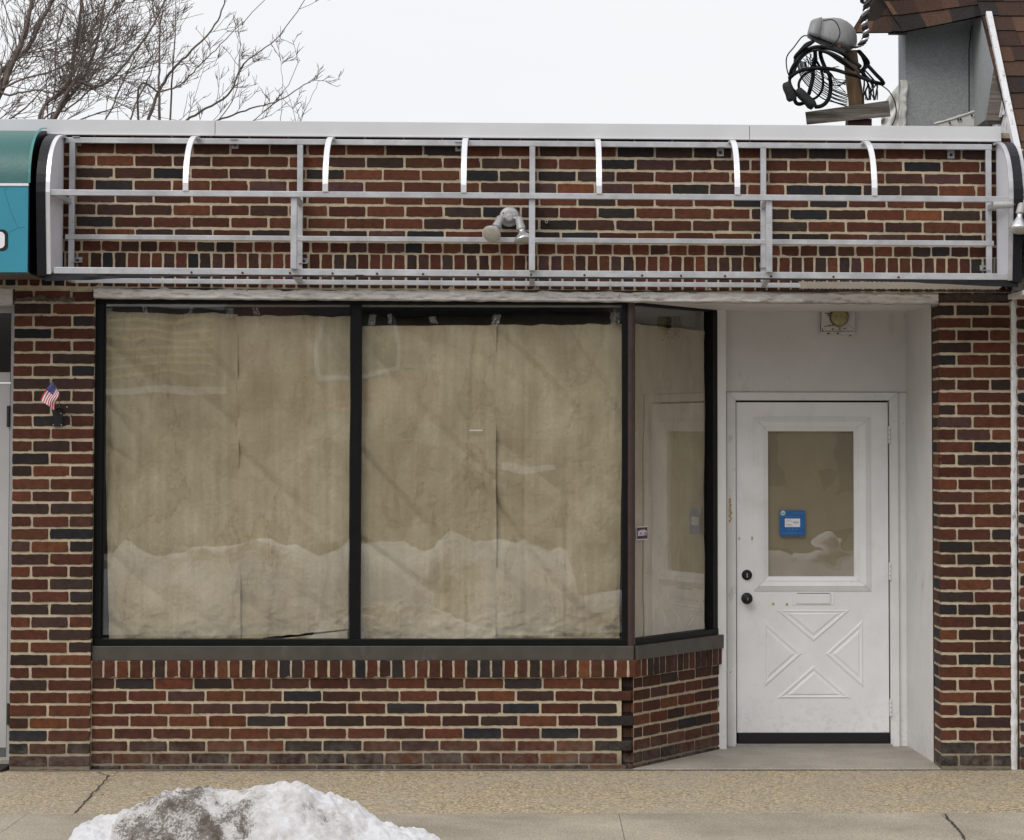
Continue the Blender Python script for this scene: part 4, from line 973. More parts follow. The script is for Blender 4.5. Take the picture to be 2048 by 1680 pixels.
# old brick wall & white painted joint
OPAL = [((.24, .085, .05), 5), ((.18, .07, .05), 4), ((.09, .055, .045), 3), ((.30, .13, .08), 2), ((.05, .048, .05), 1)]
mb = MB(); T = flat(-.012); xo = X_(2036, 1000)
courses(mb, T, xo, xo+1.9, [Z_(590)-.0675*k for k in range(0, 39)], par=0, pal=OPAL, jit=.003, cr=.008)
mb.box((xo-.0, -.006, -.05), (xo+2, .3, zB), 1); mb.build('old_brick_wall', [M_BRICK, M_MORTAR2], rn)
mb = MB()
def wst(u, v):
    px = 2022+12*u; p = M(px, 1541-960*v, -.004); p.y -= .007*math.sin(u*PI)+.004*noise.fractal(Vector((u*2, v*60, 0)), 1, 2, 3); p.x += .006*noise.noise(Vector((v*45, u, 3))); return p
mb.grid(wst, 6, 220); mb.build('painted_joint', M_CLAP, rn, recalc=False)
# grey wall behind
YW = 1.25
mb = MB(); gx0, gx1 = X_(1811, 150, YW), X_(2060, 150, YW)
mb.box((gx0, YW, Z_(300, YW)), (gx1, YW+.3, Z_(-60, YW))); gw = mb.build('grey_wall', M_GREYW, rn)
mb = MB(); mb.tube([M(a, b_, YW-.004) for a, b_ in ((1953, 25), (1942, 60), (1938, 100), (1938, 240))], .003, 5); mb.build('wall_cable', M_DARK, gw)
mb = MB()
def cm(u, v):
    p = M(1800+14*u + 3*noise.noise(Vector((v*4, 0, 0)))+(6*max(0, v-.35)*-1), 160+100*v, YW-.02); p.y -= .02*abs(noise.fractal(Vector((u*2, v*6, 1)), 1, 2, 3)); return p
mb.grid(cm, 6, 20); mb.grid(lambda u, v: M(1868+112*u, 252-(6+36*u)*(1-v)-2*noise.noise(Vector((u*8, v, 0))), YW-.03), 24, 6)
mb.build('flashing', M_CREAM, gw, recalc=False)
mb = MB(); mb.tube([M(a, b_, YW-.032) for a, b_ in ((1868, 248), (1905, 238), (1940, 226), (1978, 212))], .006, 6)
for a, b_ in ((1898, 246), (1915, 240), (1920, 239), (1942, 231), (1965, 222)): mb.tube([M(a, b_, YW-.04), M(a+3, b_-1, YW-.04)], .006, 6, 1)
mb.build('flashing_edge', [M_CREAM, M_DARK], gw)
mb = MB(); mb.hexa([M(1991, 112, .3), M(2009, 190, .3), M(2003, 241, .3), M(1971, 241, .3)] + [M(1991, 112, .33), M(2009, 190, .33), M(2003, 241, .33), M(1971, 241, .33)]); mb.box(tuple(M(1976, 248, .32)), tuple(M(2004, 240, .34)))
mb.build('loose_board', M_WOOD, rn)
# rear roof band with shingles
YQ = 1.0
Q = lambda px, py, y_: M(px, py, y_)
mb = MB(); shingles(mb, Q(1806, 64, YQ), Q(1986, 28, YQ-.1), Q(1990, -60, YQ+.25), Q(1730, -60, YQ+.25), 4, .12, (0, -1, .4)); 
shingles(mb, Q(1702, 66, YQ+.25), Q(1806, 64, YQ), Q(1790, -60, YQ+.3), Q(1775, -60, YQ+.5), 4, .12, (-.3, -1, .3))
mb.build('rear_shingles', M_SHING, rn)
mb = MB(); mb.add([Q(1702, 67, YQ+.26), Q(1810, 66, YQ+.01), Q(1811, 60, YW), Q(1811, 55, YW+.2)], [(0, 1, 2, 3)]); mb.box(tuple(M(1778, 68, YQ+.2)), tuple(M(1812, 62, YQ+.24)))
mb.build('eave_underside', M_WOOD, rn, recalc=False)
# white membrane behind the plank
mb = MB(); mb.grid(lambda u, v: M(1762+52*u, 262-(38+72*u**.7)*v, 2.2+.05*noise.noise(Vector((u*4, v*4, 0)))), 14, 10)
tag(mb.build('parapet_membrane', M_CREAM, recalc=False), 'pale roof membrane bulge seen behind the end of the wooden plank', 'roofing')

# ================================================================== service mast with wires
YU = .95
def C(a, b_, dy=0): return M(1560+a/6.4625, b_/6.4625, YU+dy)
mast = thing('service_mast', 'short wooden utility post rising behind the parapet', 'post', C(1000, 1640))
mb = MB(); mb.tube([C(1010, 1750), C(985, 1300), C(940, 1000), C(905, 660)], [.048, .048, .046, .042], 14)
mb.build('post', M_POLE, mast)
mb = MB(); mb.box(tuple(C(880, 1625, -.07)), tuple(C(1150, 1570, .06))); mb.build('rusty_bracket', simple('rusty iron', (.05, .022, .016), .8, 0, .4, 30, .4), mast)
mb = MB(); mb.hexa([C(325, 1448, -.10), C(345, 1612, -.10), C(1430, 1506, -.10), C(1405, 1298, -.10), C(325, 1448, -.06), C(345, 1612, -.06), C(1430, 1506, -.06), C(1405, 1298, -.06)])
tag(mb.build('plank', M_WOOD, None, .003), 'weathered tilted wooden plank across the foot of the utility post', 'plank')
# weatherhead
wh = thing('weatherhead', 'grey metal weatherhead dome on top of the utility post', 'weatherhead', C(930, 650))
mb = MB()
a, b_ = C(985, 575, -.02), C(382, 398, -.10); ax = (b_-a); ln = ax.length; axn = ax.normalized()
side = Vector((0, 1, 0)); upn = axn.cross(side).normalized()
if upn.z < 0: upn = -upn
prof_ = [(0, .03), (.03, .075), (.09, .118), (.18, .150), (.30, .172), (.44, .180), (.58, .170), (.72, .148), (.82, .132), (.822, .146), (.99, .104), (1.02, .085)]
k = 20; vs = []
for d, r_ in prof_:
    for j in range(k+1):
        an = PI*j/k; vs.append(a + ax*d + (side*math.cos(an)*.75 + upn*(math.sin(an)*1.02-.30))*r_*.95)
fs = [(i*(k+1)+j, i*(k+1)+j+1, (i+1)*(k+1)+j+1, (i+1)*(k+1)+j) for i in range(len(prof_)-1) for j in range(k)]
for i in range(len(prof_)-1): fs.append((i*(k+1), (i+1)*(k+1), (i+1)*(k+1)+k, i*(k+1)+k))
fs.append(tuple(range(k+1))); fs.append(tuple((len(prof_)-1)*(k+1)+j for j in range(k, -1, -1)))
mb.add(vs, fs[:-2], 0, sm=True); mb.add(vs, fs[-2:], 0)
M_HEAD = simple('weatherhead grey', (.235, .235, .235), .55, .15, .12, 10, .2, 60, .002, (.14, .13, .125), (.56, .7), (30, 30, 10))
hd = mb.build('hood', M_HEAD, wh)
mb = MB(); mb.tube(smooth([C(560, 268, -.26), C(675, 255, -.28), (C(745, 320, -.30)), C(775, 430, -.30), C(735, 530, -.28), C(655, 590, -.25)]), .0035, 6); mb.build('strap', M_DARK, wh)
mb = MB(); mb.lathe(C(765, 600, -.20), (0, -1, 0), [(0, .012), (.008, .01)], 10); mb.build('bolt', M_RUST, wh)
mb = MB(); mb.hexa([C(350, 450, -.16), C(520, 560, -.18), C(690, 600, -.18), C(560, 500, -.16), C(350, 450, 0), C(520, 560, 0), C(690, 620, 0), C(560, 500, 0)]); mb.build('cable_throat', M_DARK, wh)
M_CABLE = simple('black cable', (.005, .005, .006), .6, 0, .3, 60, .2, spec=.2)
M_CABLEG = simple('grey cable', (.045, .042, .04), .5, .1, .3, 60, .2)
def cable(label, pts, r, dy=-.08, mat=M_CABLE, name='cable', var=.03, grp='cables looped around the utility post'):
    mb = MB(); q = [C(a, b_, dy+var*math.sin(i*1.7+a*.01)) for i, (a, b_) in enumerate(pts)]; mb.tube(smooth(q, 7), r, 7); return tag(mb.build(name, mat), label, 'cable', grp)
cable('thick black cable arching over the left loop from the weatherhead to the post', [(130, 1010), (150, 900), (230, 770), (330, 665), (450, 610), (600, 620), (760, 670), (900, 760), (1040, 860)], .0115, -.22)
cable('grey-brown cable arching just below the thick black arch', [(160, 990), (230, 820), (330, 700), (450, 650), (590, 660), (740, 720), (860, 800), (1020, 930)], .008, -.20, M_CABLEG)
cable('long black cable sweeping across the loops to a point right of the post', [(120, 1010), (220, 935), (350, 895), (520, 880), (700, 900), (850, 945), (1010, 990), (1180, 1050), (1320, 1085), (1325, 1050), (1240, 960), (1140, 850)], .0115, -.24)
cable('black cable dropping left into the upper splice of the loops', [(130, 1010), (125, 1050), (150, 1130), (205, 1200)], .0095, -.22)
cable('black loop of cable hanging lowest on the left of the post', [(180, 1270), (210, 1330), (260, 1345), (310, 1330), (370, 1320)], .012, -.2)
cable('widest thick black cable loop left of the post', [(520, 650), (530, 740), (580, 870), (640, 980), (655, 1110), (640, 1240), (590, 1330), (520, 1375), (450, 1380)], .0125, -.16)
cable('middle black cable loop inside the widest loop', [(455, 640), (460, 760), (520, 880), (555, 1010), (545, 1150), (490, 1240), (420, 1280), (370, 1240)], .008, -.14)
cable('black cable hanging almost straight through the loops', [(450, 640), (455, 760), (430, 880), (425, 1000), (400, 1110), (370, 1220)], .0125, -.18)
cable('inner left black cable arc meeting the splice', [(245, 1140), (245, 1070), (290, 990), (370, 930), (470, 890)], .008, -.2)
cable('right bent black cable descending beside the post', [(1000, 880), (1080, 960), (1180, 1050), (1250, 1075)], .0095, -.12)
cable('thin black wire looping far left from the weatherhead', [(340, 460), (280, 480), (180, 610), (100, 710), (80, 800), (95, 920), (130, 1010)], .0038, -.2)
cable('thin wire running down over the right side to the coping', [(1300, 1095), (1400, 1170), (1470, 1280), (1500, 1400), (1490, 1520), (1450, 1620)], .0035, -.1)
cable('thin black wire hanging slack behind the post, uppermost', [(300, 760), (430, 850), (600, 880), (760, 860)], .0026, -.1)
for i in range(8):
    a0 = 200+i*16; r1 = R.uniform(-1, 1)
    o_ = (i-4)*27; pts = [(a0+20, 780+i*3), (270+i*12, 920-o_*.6), (400+i*6, 1040-o_), (560, 1150-o_*1.1+R.uniform(-10, 10)), (700, 1230-o_*.9+R.uniform(-10, 10)), (870, 1290-o_*.8)]
    cable('thin black wire sagging left of the post among a bundle of alike wires', pts, R.choice((.0026, .0034, .0042)), -.06, grp='thin sagging wires left of the post')
for i in range(10):
    pts = [(300+R.uniform(0, 200), 640+R.uniform(0, 120)), (430+R.uniform(-60, 60), 860+R.uniform(-60, 60)), (600+R.uniform(-50, 50), 980+R.uniform(-80, 80)), (720+R.uniform(-40, 40), 1080+R.uniform(-60, 60)), (850, 1150+R.uniform(-130, 60))]
    cable('hair-thin wire crossing the loops left of the post', pts, .0022, -.08, grp='hair-thin wires left of the post')
for i in range(12):
    x_ = 1080+i*14; pts = [(1060+R.uniform(-30, 30), 920+R.uniform(-40, 60)), (x_+R.uniform(-10, 30), 1080), (x_+R.uniform(-40, 50), 1180), (x_+R.uniform(-40, 60), 1290)]
    cable('thin black wire dangling right of the post among alike wires', pts, R.choice((.0026, .0038, .005)), -.05, grp='thin wires dangling right of the post')
for i in range(5):
    pts = [(990+10*i, 650), (1060+20*i, 740+10*i), (1090+14*i, 840), (1050+10*i, 900)]
    cable('short black wire curving just under the weatherhead beside the post', pts, .006, -.05, grp='short wires under the weatherhead')
for i in range(7):
    pts = [(440-8*i, 530+6*i), (330-10*i, 580+12*i), (250-10*i+6, 680+10*i), (190+i*8, 800)]
    cable('black cable in the fat bundle below the mouth of the weatherhead', pts, .0105, -.12-.01*i, grp='fat cable bundle under the weatherhead mouth')
for i in range(4):
    pts = [(520+20*i, 660), (640+10*i, 690+10*i), (760, 750+12*i), (960, 880+10*i)]
    cable('black cable in the bundle running from the weatherhead to the post', pts, .008, -.15-.01*i, grp='cables from weatherhead to post')
# splices
for lab, p, q in (('dark taped cable splice at far left of the loops', (75, 1065), (165, 1300)), ('bulky taped cable splice in the middle of the loops', (215, 1155), (440, 1385))):
    mb = MB(); a, b_ = C(*p, -.24), C(*q, -.24); ax = (b_-a).normalized(); ln = (b_-a).length
    mb.lathe(a, b_-a, [(0, .018), (.012, .027), (ln*.3, .031), (ln*.6, .029), (ln*.85, .033), (ln, .024)], 12); tag(mb.build('cable_splice', simple('taped splice', (.008, .0085, .009), .7, 0, .5, 60, .9, 40, .01)), lab, 'cable splice', 'cable splices hanging from the post')
# twisted service drop going up
for k in range(3):
    mb = MB(); pts = []
    path = smooth([C(950, 610, -.12), C(1040, 580, -.14), C(1100, 500, -.14), C(1110, 400, -.14), C(1085, 300, -.14), C(1110, 150, -.14), C(1125, 0, -.14), C(1135, -300, -.14)], 14)
    for i, p in enumerate(path):
        an = i*.42 + k*2*PI/3; rr = .013 if i > 12 else .009; pts.append(p+Vector((math.cos(an)*rr, math.sin(an)*rr, 0)))
    mb.tube(pts, .0085, 8); tag(mb.build('service_cable', M_REFL if k == 0 else M_CABLEG if k == 1 else M_CABLE), ('bright bare strand of the twisted service drop above the weatherhead', 'grey strand of the twisted service drop above the weatherhead', 'black strand of the twisted service drop above the weatherhead')[k], 'cable', 'twisted service drop strands')
mb = MB(); mb.tube([C(1130, -200, -.12), C(1100, 0, -.13), C(1085, -10, -.12)], .03, 8); mb.tube([C(1095, -60, -.13), C(1110, 45, -.13)], .022, 8); tag(mb.build('cable_sleeve', M_CABLE), 'black sleeve around the service drop at the top of the photo', 'cable')

# ================================================================== trees
def grow(mb, pts, r0, r1, k=7):
    n_ = len(pts); rs = [r0+(r1-r0)*(i/(n_-1))**.8 for i in range(n_)]; mb.tube(pts, rs, k, cap=False)
def twigs(mb, path, r0, r1, cnt, depth, bias, ln, TR):
    n_ = len(path)
    for i in range(cnt):
        t = TR.uniform(.04, .98); k = min(int(t*(n_-1)), n_-2); p = path[k].lerp(path[k+1], t*(n_-1)-k); d = (path[k+1]-path[k]).normalized()
        sd_ = Vector((TR.uniform(-1, 1), TR.uniform(-.6, .6), TR.uniform(-.8, 1))); sd_ = (sd_ - d*sd_.dot(d)).normalized()
        dr = (d*.8+sd_*TR.uniform(.55, 1.15)+bias*.22).normalized()
        l_ = ln*TR.uniform(.35, 1.3)*(1.15-t*.5); q = [p]; seg = 6; curl = Vector((TR.uniform(-1, 1), 0, TR.uniform(-.3, 1)))*.10
        for s_ in range(seg):
            dr = (dr + Vector((TR.uniform(-1, 1), TR.uniform(-1, 1), TR.uniform(-1, 1)))*.10 + curl + bias*.03).normalized(); q.append(q[-1]+dr*l_/seg)
        rr = max(.0038, (r0+(r1-r0)*t)*.36*TR.uniform(.5, 1)); grow(mb, q, rr, max(.0024, rr*.4), 5 if rr > .01 else 4)
        if depth > 0: twigs(mb, q, rr, rr*.4, max(3, int(cnt*.42)), depth-1, bias, ln*.50, TR)
def tree(name, label, limbs, base, fork, Y, seed, cnt, ln, group='bare trees behind the shop', rb=.2):
    TR = random.Random(seed); t = thing(name, label, 'tree', base, group)
    tr = MB(); grow(tr, smooth([base, base.lerp(fork, .5)+Vector((.05, 0, 0)), fork], 5), rb, rb*.6, 12); tr.build('trunk', M_BARK, t)
    cr = MB()
    for pts, r0, r1, c_ in limbs:
        yo = TR.uniform(-.5, .5); q = [M(a, b_, Y+yo+TR.uniform(-.08, .08)) for a, b_ in pts]
        full = smooth([fork, q[0]+(q[0]-q[1])*1.1]+q, 6); full = [p+Vector((TR.uniform(-1, 1), 0, TR.uniform(-1, 1)))*.008 for p in full]
        r0 *= .8; r1 *= .8; grow(cr, full, r0*1.3, r1, 8)
        vis = full[10:]; twigs(cr, vis, r0, r1, int(c_*cnt), 2, Vector((.75, 0, .75)), ln, TR)
    cr.build('crown', M_BARK, t, recalc=False); return t
Y1 = 16.0
limbsA = [([(-30, 260), (15, 150), (45, 80), (65, 0), (75, -60)], .060, .022, 1.2), ([(-30, 190), (5, 140), (55, 95), (90, 30), (130, -40)], .045, .02, 1.0),
          ([(95, 260), (133, 190), (150, 100), (160, 40), (165, -40)], .045, .018, 1.1), ([(100, 240), (165, 160), (200, 60), (215, -40)], .030, .014, 1), ([(105, 238), (150, 165), (190, 175), (230, 150), (300, 60), (340, -20)], .030, .012, 1.1),
          ([(-20, 190), (40, 160), (120, 135), (180, 80)], .022, .010, 1), ([(20, 190), (70, 180), (110, 185), (160, 165)], .018, .008, .8), ([(125, 180), (170, 110), (205, 55), (240, -20)], .024, .010, 1),
          ([(82, 260), (92, 200), (108, 190), (112, 90), (135, 0)], .018, .008, .8), ([(140, 215), (200, 165), (260, 145), (300, 130)], .014, .006, .7)]
limbsB = [([(290, 260), (315, 190), (345, 140), (385, 100), (430, 50), (450, 0)], .030, .010, 1.1), ([(318, 190), (318, 120), (320, 60), (328, 0)], .022, .009, .9), ([(345, 145), (350, 60), (352, 0)], .016, .006, .7),
          ([(255, 260), (275, 200), (300, 150), (320, 90)], .018, .007, .8), ([(340, 260), (390, 230), (455, 190), (480, 140), (500, 115), (550, 80), (610, 0)], .022, .006, 1.1),
          ([(380, 262), (445, 237), (500, 218), (560, 200), (615, 165), (638, 148)], .020, .005, .8), ([(320, 185), (360, 170), (400, 130), (440, 90), (530, 0)], .016, .005, .8), ([(480, 262), (520, 230), (570, 180), (600, 120)], .010, .004, .6),
          ([(590, 262), (620, 200), (640, 160)], .006, .003, .3), ([(560, 262), (565, 180), (560, 110)], .006, .003, .4), ([(200, 262), (240, 180), (280, 90), (330, 20)], .016, .006, .9), ([(420, 262), (470, 190), (480, 100), (475, 40)], .010, .004, .7)]
bA = M(60, 883, Y1); bA.z = 0; fA = bA + Vector((.1, 0, 3.6)); tree('bare_tree', 'larger bare winter tree with thick leaning limbs above the roofline at far left', limbsA, bA, fA, Y1, 5, 13, 1.0)
bB = M(300, 883, Y1+1.5); bB.z = 0; fB = bB + Vector((.1, 0, 3.4)); tree('bare_tree', 'finer bare winter tree whose thin twigs sweep right over the coping', limbsB, bB, fB, Y1+1.5, 11, 7, .52, rb=.14)

# ================================================================== GROUND
mb = MB(); mb.box((-60, -80, -.30), (60, 90, -.17)); struct(mb.build('street', M_ROAD))
YJ = G(1000, 1627).y; YC = -6.3
mb = MB()
def slab(q, z=0.0, mi=0, zb=-.05): mb.prism([Vector((a, b_, zb)) for a, b_ in q], (0, 0, z-zb), mi)
g = .0015
j0a, j0b = G(218, 1553), G(150, 1627)
j0a = Vector((j0a.x, 0, 0)); 
slab([(-12, .32), (j0a.x-g, .32), (j0b.x-g, YJ+g), (-12, YJ+g)], 0, 0); slab([(j0a.x+g, .32), (12, .32), (12, YJ+g), (j0b.x+g, YJ+g)], 0, 0)
xs_ = [-12, G(30, 1645).x, G(1244, 1655).x, G(1905, 1650).x, 12]
for i in range(4): slab([(xs_[i]+g*(1 if i else 0), YJ-g), (xs_[i+1]-g, YJ-g), (xs_[i+1]-g, YC), (xs_[i]+g*(1 if i else 0), YC)], 0, 1)
mb.box((-12, YC, -.3), (12, .3, -.006), 2)
struct(mb.build('sidewalk', [M_AGG, M_CONC, M_JOINT]))
mb = MB()    # cracks
for pts, r_ in (((( 218, 1552), (200, 1572), (183, 1590), (168, 1606), (150, 1627)), .0045), (((1888, 1628), (1905, 1648), (1918, 1662), (1932, 1682)), .006), (((195, 1545), (206, 1549), (217, 1553)), .004)):
    q = [G(a, b_) for a, b_ in pts]; q = smooth(q, 8); q = [p+Vector((R.uniform(-1, 1)*.006, R.uniform(-1, 1)*.006, -.002)) for p in q]
    for i in range(len(q)-1):
        w = r_*R.uniform(.5, 1.1); a, b_ = q[i], q[i+1]; mb.add([a+Vector((-w, 0, .0055)), a+Vector((w, 0, .0055)), b_+Vector((w, 0, .0055)), b_+Vector((-w, 0, .0055))], [(0, 1, 2, 3)])
struct(mb.build('sidewalk_crack', M_JOINT, recalc=False))
mb = MB(); mb.box((-12, YC-.15, -.3), (12, YC-.001, .002)); struct(mb.build('kerb', M_CONC, None, .01))
# dirt line at the foot of the wall
mb = MB()
def dirt(u, v):
    x = XPL0+(XPR1-XPL0)*u; return (x, .028-(.05+.012*noise.fractal(Vector((x*7, 0, 0)), 1, 2, 4))*v-(.0), .003+.004*(1-v)*abs(noise.noise(Vector((x*20, v*3, 0)))))
mb.grid(dirt, 260, 3); struct(mb.build('gutter_dirt', conc_mat('dirty concrete', (.20, .17, .135), False), recalc=False))
# recess step
mb = MB(); sx0 = XB1+.02; mb.prism([Vector(p) for p in ((sx0-.03, -.005, -.02), (XPR0-.002, -.005, -.02), (XRB, .25, -.02), (XRD+.02, YD+.02, -.02), (XA-.02, YD+.02, -.02), (XA-.02, YA, -.02))], (0, 0, .031))
st_ = mb.build('entry_step', M_STEP, shop, .004)

# ================================================================== SNOW
def snow_mat(name):
    m, t, b = nt(name); p = posn(t); at = N(t, 'ShaderNodeAttribute', attribute_name='Col')
    f = nz(t, p, 30, 8, .75); f2 = nz(t, p, 95, 5, .75)
    ad = N(t, 'ShaderNodeMath', operation='ADD'); L(t, f.outputs[0], ad.inputs[0]); L(t, at.outputs['Fac'], ad.inputs[1])
    base = ramp(t, ad.outputs[0], [(.52, (.80, .80, .82)), (.74, (.68, .655, .64)), (1.0, (.47, .44, .42)), (1.22, (.22, .195, .175))])
    ad2 = N(t, 'ShaderNodeMath', operation='MULTIPLY_ADD'); L(t, f2.outputs[0], ad2.inputs[0]); ad2.inputs[1].default_value = 1.0; L(t, at.outputs['Fac'], ad2.inputs[2])
    sp_ = ramp(t, ad2.outputs[0], [(.83, BLACK), (.93, (.75, .75, .75))]); base = mixc(t, sp_, base, (.09, .07, .05))
    L(t, base, b.inputs['Base Color']); b.inputs['Roughness'].default_value = .75; b.inputs['Specular IOR Level'].default_value = .3
    n1 = bump(t, b, f.outputs[0], .8, .02); bump(t, b, f2.outputs[0], .6, .006, n1); return m
M_SNOW = snow_mat('snow')
YSN = -4.9
sil = [(60, 1760), (110, 1715), (135, 1682), (150, 1652), (170, 1641), (215, 1635), (250, 1626), (300, 1600), (345, 1583), (400, 1573), (440, 1581), (480, 1583), (520, 1577), (560, 1571), (592, 1565), (607, 1567), (620, 1581), (660, 1598), (695, 1605), (735, 1625), (760, 1642), (800, 1655), (845, 1668), (870, 1676), (910, 1700), (960, 1740), (1020, 1800), (1080, 1880)]
SP = [(M(a, b_, YSN).x, M(a, b_, YSN).z) for a, b_ in sil]
def hprof(x):
    if x <= SP[0][0]: return max(0, SP[0][1]-(SP[0][0]-x)*1.2)
    if x >= SP[-1][0]: return max(0, SP[-1][1]-(x-SP[-1][0])*.9)
    for i in range(len(SP)-1):
        if SP[i][0] <= x <= SP[i+1][0]:
            t = (x-SP[i][0])/(SP[i+1][0]-SP[i][0]); return SP[i][1]+(SP[i+1][1]-SP[i][1])*t
    return 0
def hsm(x): return sum(hprof(x+d*.02) for d in (-1, 0, 1))/3
mb = MB(); xa, xb, ya, yb = SP[0][0]-.5, SP[-1][0]+.5, YSN-.75, YSN+.75
def snow(u, v):
    x = xa+(xb-xa)*u; y_ = ya+(yb-ya)*v; h_ = hsm(x); d = (y_-YSN)/.72
    k = max(0, 1-abs(d)**1.7); f = noise.fractal(Vector((x*5, y_*5, 0)), 1, 2, 5); f2 = noise.fractal(Vector((x*24, y_*24, 4)), .8, 2, 4)
    z = h_*k + (f*.03*(1-max(0, 1-abs(d)*5)*.6)+f2*.017+.007*noise.noise(Vector((x*55, y_*55, 1))))*min(1, h_*4)*min(1, k*3) - .02*(1-k)
    return (x, y_, z)
xd = lambda px: M(px, 1620, YSN).x
def scol(u, v):
    x = xa+(xb-xa)*u; y_ = ya+(yb-ya)*v
    f = noise.fractal(Vector((x*3.2, y_*3.2, 9)), 1, 2, 4); c0 = math.exp(-((x-xd(330))/.36)**2)*.34 + .10*math.exp(-((x-xd(600))/.35)**2)
    if x < xd(235): c0 *= .1
    f3 = noise.fractal(Vector((x*11, y_*11, 2)), 1, 2, 4); q = max(0, c0+f*.20+f3*.20+.02); return (q, q, q)
mb.grid(snow, 330, 210, 0, scol); tag(mb.build('snow_pile', M_SNOW, recalc=False), 'dirty melting snow heap on the sidewalk at the bottom of the photo', 'snow pile')
# kerbside snow bank nearer the street, mirrored in the glass
mb = MB()
def bank(u, v):
    x = -12+24*u; y_ = -14.0+2.4*v; d = (y_+12.85)/(.85+.25*noise.fractal(Vector((x*.9, 0, 9)), 1, 2, 4)); h_ = .68+.20*noise.fractal(Vector((x*.45, 0, 2)), 1, 2, 5)+.13*noise.fractal(Vector((x*1.9, 3, 0)), 1, 2, 4)
    h_ *= 1 if not (.35 < x < 1.0) else .35
    k = max(0, 1-abs(d)**2.2); return (x, y_, -.17+h_*k+.17*k + .06*noise.fractal(Vector((x*3, y_*3, 0)), 1, 2, 4)*k)
mb.grid(bank, 300, 40, 0, lambda u, v: (max(0, .22+.35*noise.fractal(Vector((u*40, v*6, 0)), 1, 2, 4)),)*3); tag(mb.build('snow_bank', M_SNOW, recalc=False), 'long ploughed snow bank along the kerb, mirrored in the shop windows', 'snow bank')

# ================================================================== across the street (mirrored in the glass)
ob = thing('opposite_building', 'low brick building across the street, mirrored faintly in the display windows', 'building', (0, -36, -.17))
mb = MB(); YO = -34
mb.box((-5.8, YO-6, -.17), (-4.35, YO+.05, 7.6)); mb.box((13.2, YO-6, -.17), (50, YO+1, 9)); mb.build('wall', simple('opposite brick', (.15, .072, .055), .9, 0, .25, 6, .3), ob)  # tall right-hand block added out of view to cut skylight on the facade
mb = MB(); mb.box((-4.34, YO-6, -.17), (13, YO, 5.6)); mb.build('wall', simple('opposite beige', (.33, .29, .22), .9, 0, .2, 3, .3), ob)
mb = MB(); mb.box((-4.3, YO+.07, 4.18), (13, YO+.5, 5.75)); mb.build('dark_reflection_band', simple('dark reflection band', (.03, .027, .025), .8), ob)  # unseen band added so the glass above the paper reflects dark
mb = MB(); mb.box((-4.3, YO+.001, 2.35), (-1.9, YO+.06, 2.95)); mb.build('sign_board', simple('opposite sign', (.42, .20, .12), .7), ob)
mb = MB(); mb.box((-4.1, YO+.001, 3.1), (-2.75, YO+.05, 4.4)); mb.build('window', simple('opposite shade', (.20, .21, .17), .5), ob)
mb = MB(); mb.box((-6.8, YO+6, -.17), (-4.8, YO+6.4, -.01)); struct(mb.build('painted_kerb', simple('yellow kerb paint', (.62, .42, .06), .7)))
mb = MB()
for x_ in (-4.16, -2.74): mb.box((x_-.03, YO+.05, 3.05), (x_+.03, YO+.1, 4.4))
mb.box((-4.18, YO+.05, 3.02), (-2.7, YO+.1, 3.09)); mb.box((3.55, YO+.02, 1.95), (4.1, YO+.2, 2.05)); mb.box((-.6, YO+.12, 1.20), (.35, YO+.16, 1.32)); mb.build('pale_trim', M_SNOWB, ob)
mb = MB(); mb.box((-16, YO-7, -.17), (-5.9, YO-.5, 4.45)); mb.box((-50, YO-7, -.17), (-16.2, YO, 9)); mb.build('wall', simple('opposite grey siding', (.16, .155, .14), .8, 0, .1, 3, 0), ob)  # high far-left block is unseen, added to dim the sky on the shop front
mb = MB()
for k in range(7): mb.box((-13, YO-.48, 3.1+k*.17), (-6.2, YO-.44, 3.15+k*.17))
mb.build('siding_stripe', simple('yellow siding', (.62, .50, .22), .7), ob)
mb = MB()
for x0, x1, z0, z1 in ((-12, -8.4, .6, 2.4), (-7.6, -4, .6, 2.4), (2.2, 4.8, .8, 3.0), (6, 8.6, .8, 3.0)): mb.box((x0, YO-.02 if x0 > -5.9 else YO-.52, z0), (x1, YO+.03 if x0 > -5.9 else YO-.44, z1))
mb.build('window', simple('opposite window', (.05, .055, .06), .2), ob)
mb = MB(); mb.box((-2.9, YO-.02, .15), (.85, YO+.04, 1.9)); mb.build('garage_opening', simple('dark brown shutter', (.085, .05, .04), .7, 0, .3, 3), ob)
mb = MB()
for x0, x1, z in ((-12.2, -6.0, 2.75), (-16, -6.0, 4.35)): mb.box((x0, YO+.0 if x0 > -5.9 else YO-.5, z), (x1, YO+.12 if x0 > -5.9 else YO-.40, z+.14))
mb.build('trim_band', M_TRIM, ob)
TRb = random.Random(3)
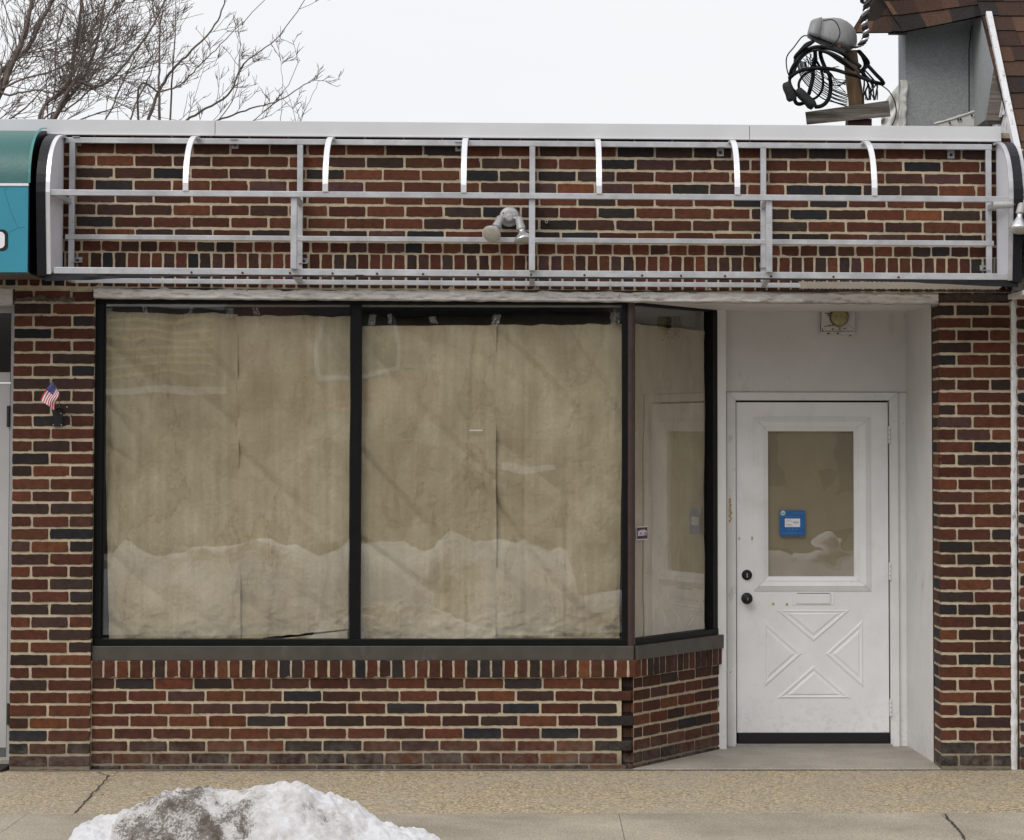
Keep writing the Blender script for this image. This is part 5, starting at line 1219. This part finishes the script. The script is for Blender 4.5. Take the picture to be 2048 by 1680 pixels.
def simple_tree(name, label, x, y_, h_, seed):
    TR = random.Random(seed); base = Vector((x, y_, -.17)); t = thing(name, label, 'tree', base, 'bare street trees across the road')
    fork = base+Vector((.1, 0, h_*.35)); mb = MB(); grow(mb, smooth([base, base.lerp(fork, .5), fork], 4), .2, .13, 10); mb.build('trunk', M_BARK, t)
    cr = MB()
    for k in range(7):
        an = k*.9; q = [fork]; d = Vector((math.cos(an)*.6, math.sin(an)*.6, 1)).normalized()
        for s_ in range(7): d = (d+Vector((TR.uniform(-1, 1), TR.uniform(-1, 1), TR.uniform(-.3, .6)))*.2).normalized(); q.append(q[-1]+d*h_*.1)
        grow(cr, q, .09, .02, 6); twigs(cr, q, .08, .02, 6, 2, Vector((0, 0, .6)), 1.5, TR)
    cr.build('crown', M_BARK, t, recalc=False)
simple_tree('street_tree', 'bare street tree across the road mirrored in the middle window', 1.6, -24, 8, 21)
simple_tree('street_tree', 'bare street tree across the road mirrored in the door glass', 7.0, -25, 9, 22)

# ================================================================== LIGHT
w = bpy.data.worlds.new('World'); sc.world = w; w.use_nodes = True; t = w.node_tree; bg = t.nodes['Background']
sky = N(t, 'ShaderNodeTexSky', sky_type='NISHITA'); sky.sun_disc = False; sky.sun_elevation = math.radians(46); sky.sun_rotation = math.radians(218); sky.dust_density = 4; sky.air_density = 1.0
tc = N(t, 'ShaderNodeTexCoord'); mp = N(t, 'ShaderNodeMapping'); mp.inputs['Scale'].default_value = (1, 1, 3.5); L(t, tc.outputs['Generated'], mp.inputs['Vector'])
cl = nz(t, mp.outputs[0], 2.2, 6, .55, .3)
cloud = ramp(t, cl.outputs[0], [(.30, (9.1, 9.25, 9.75)), (.55, (9.65, 9.7, 9.85)), (.75, (9.9, 9.9, 9.95))])
mx = mixc(t, .94, sky.outputs[0], cloud)
L(t, mx, bg.inputs['Color']); bg.inputs['Strength'].default_value = .10
sd = bpy.data.lights.new('sun', 'SUN'); sd.energy = 1.75; sd.angle = math.radians(38); sd.color = (1, .97, .93)
so = bpy.data.objects.new('sun', sd); COL.objects.link(so)
el, az = math.radians(46), math.radians(218)
dirv = Vector((math.sin(az)*math.cos(el), math.cos(az)*math.cos(el), math.sin(el)))
so.rotation_euler = dirv.to_track_quat('Z', 'Y').to_euler()
so.location = dirv*20
sc.view_settings.view_transform = 'Standard'; sc.view_settings.look = 'None'; sc.view_settings.exposure = 0; sc.view_settings.gamma = 1
sc.cycles.max_bounces = 8; sc.cycles.transparent_max_bounces = 12
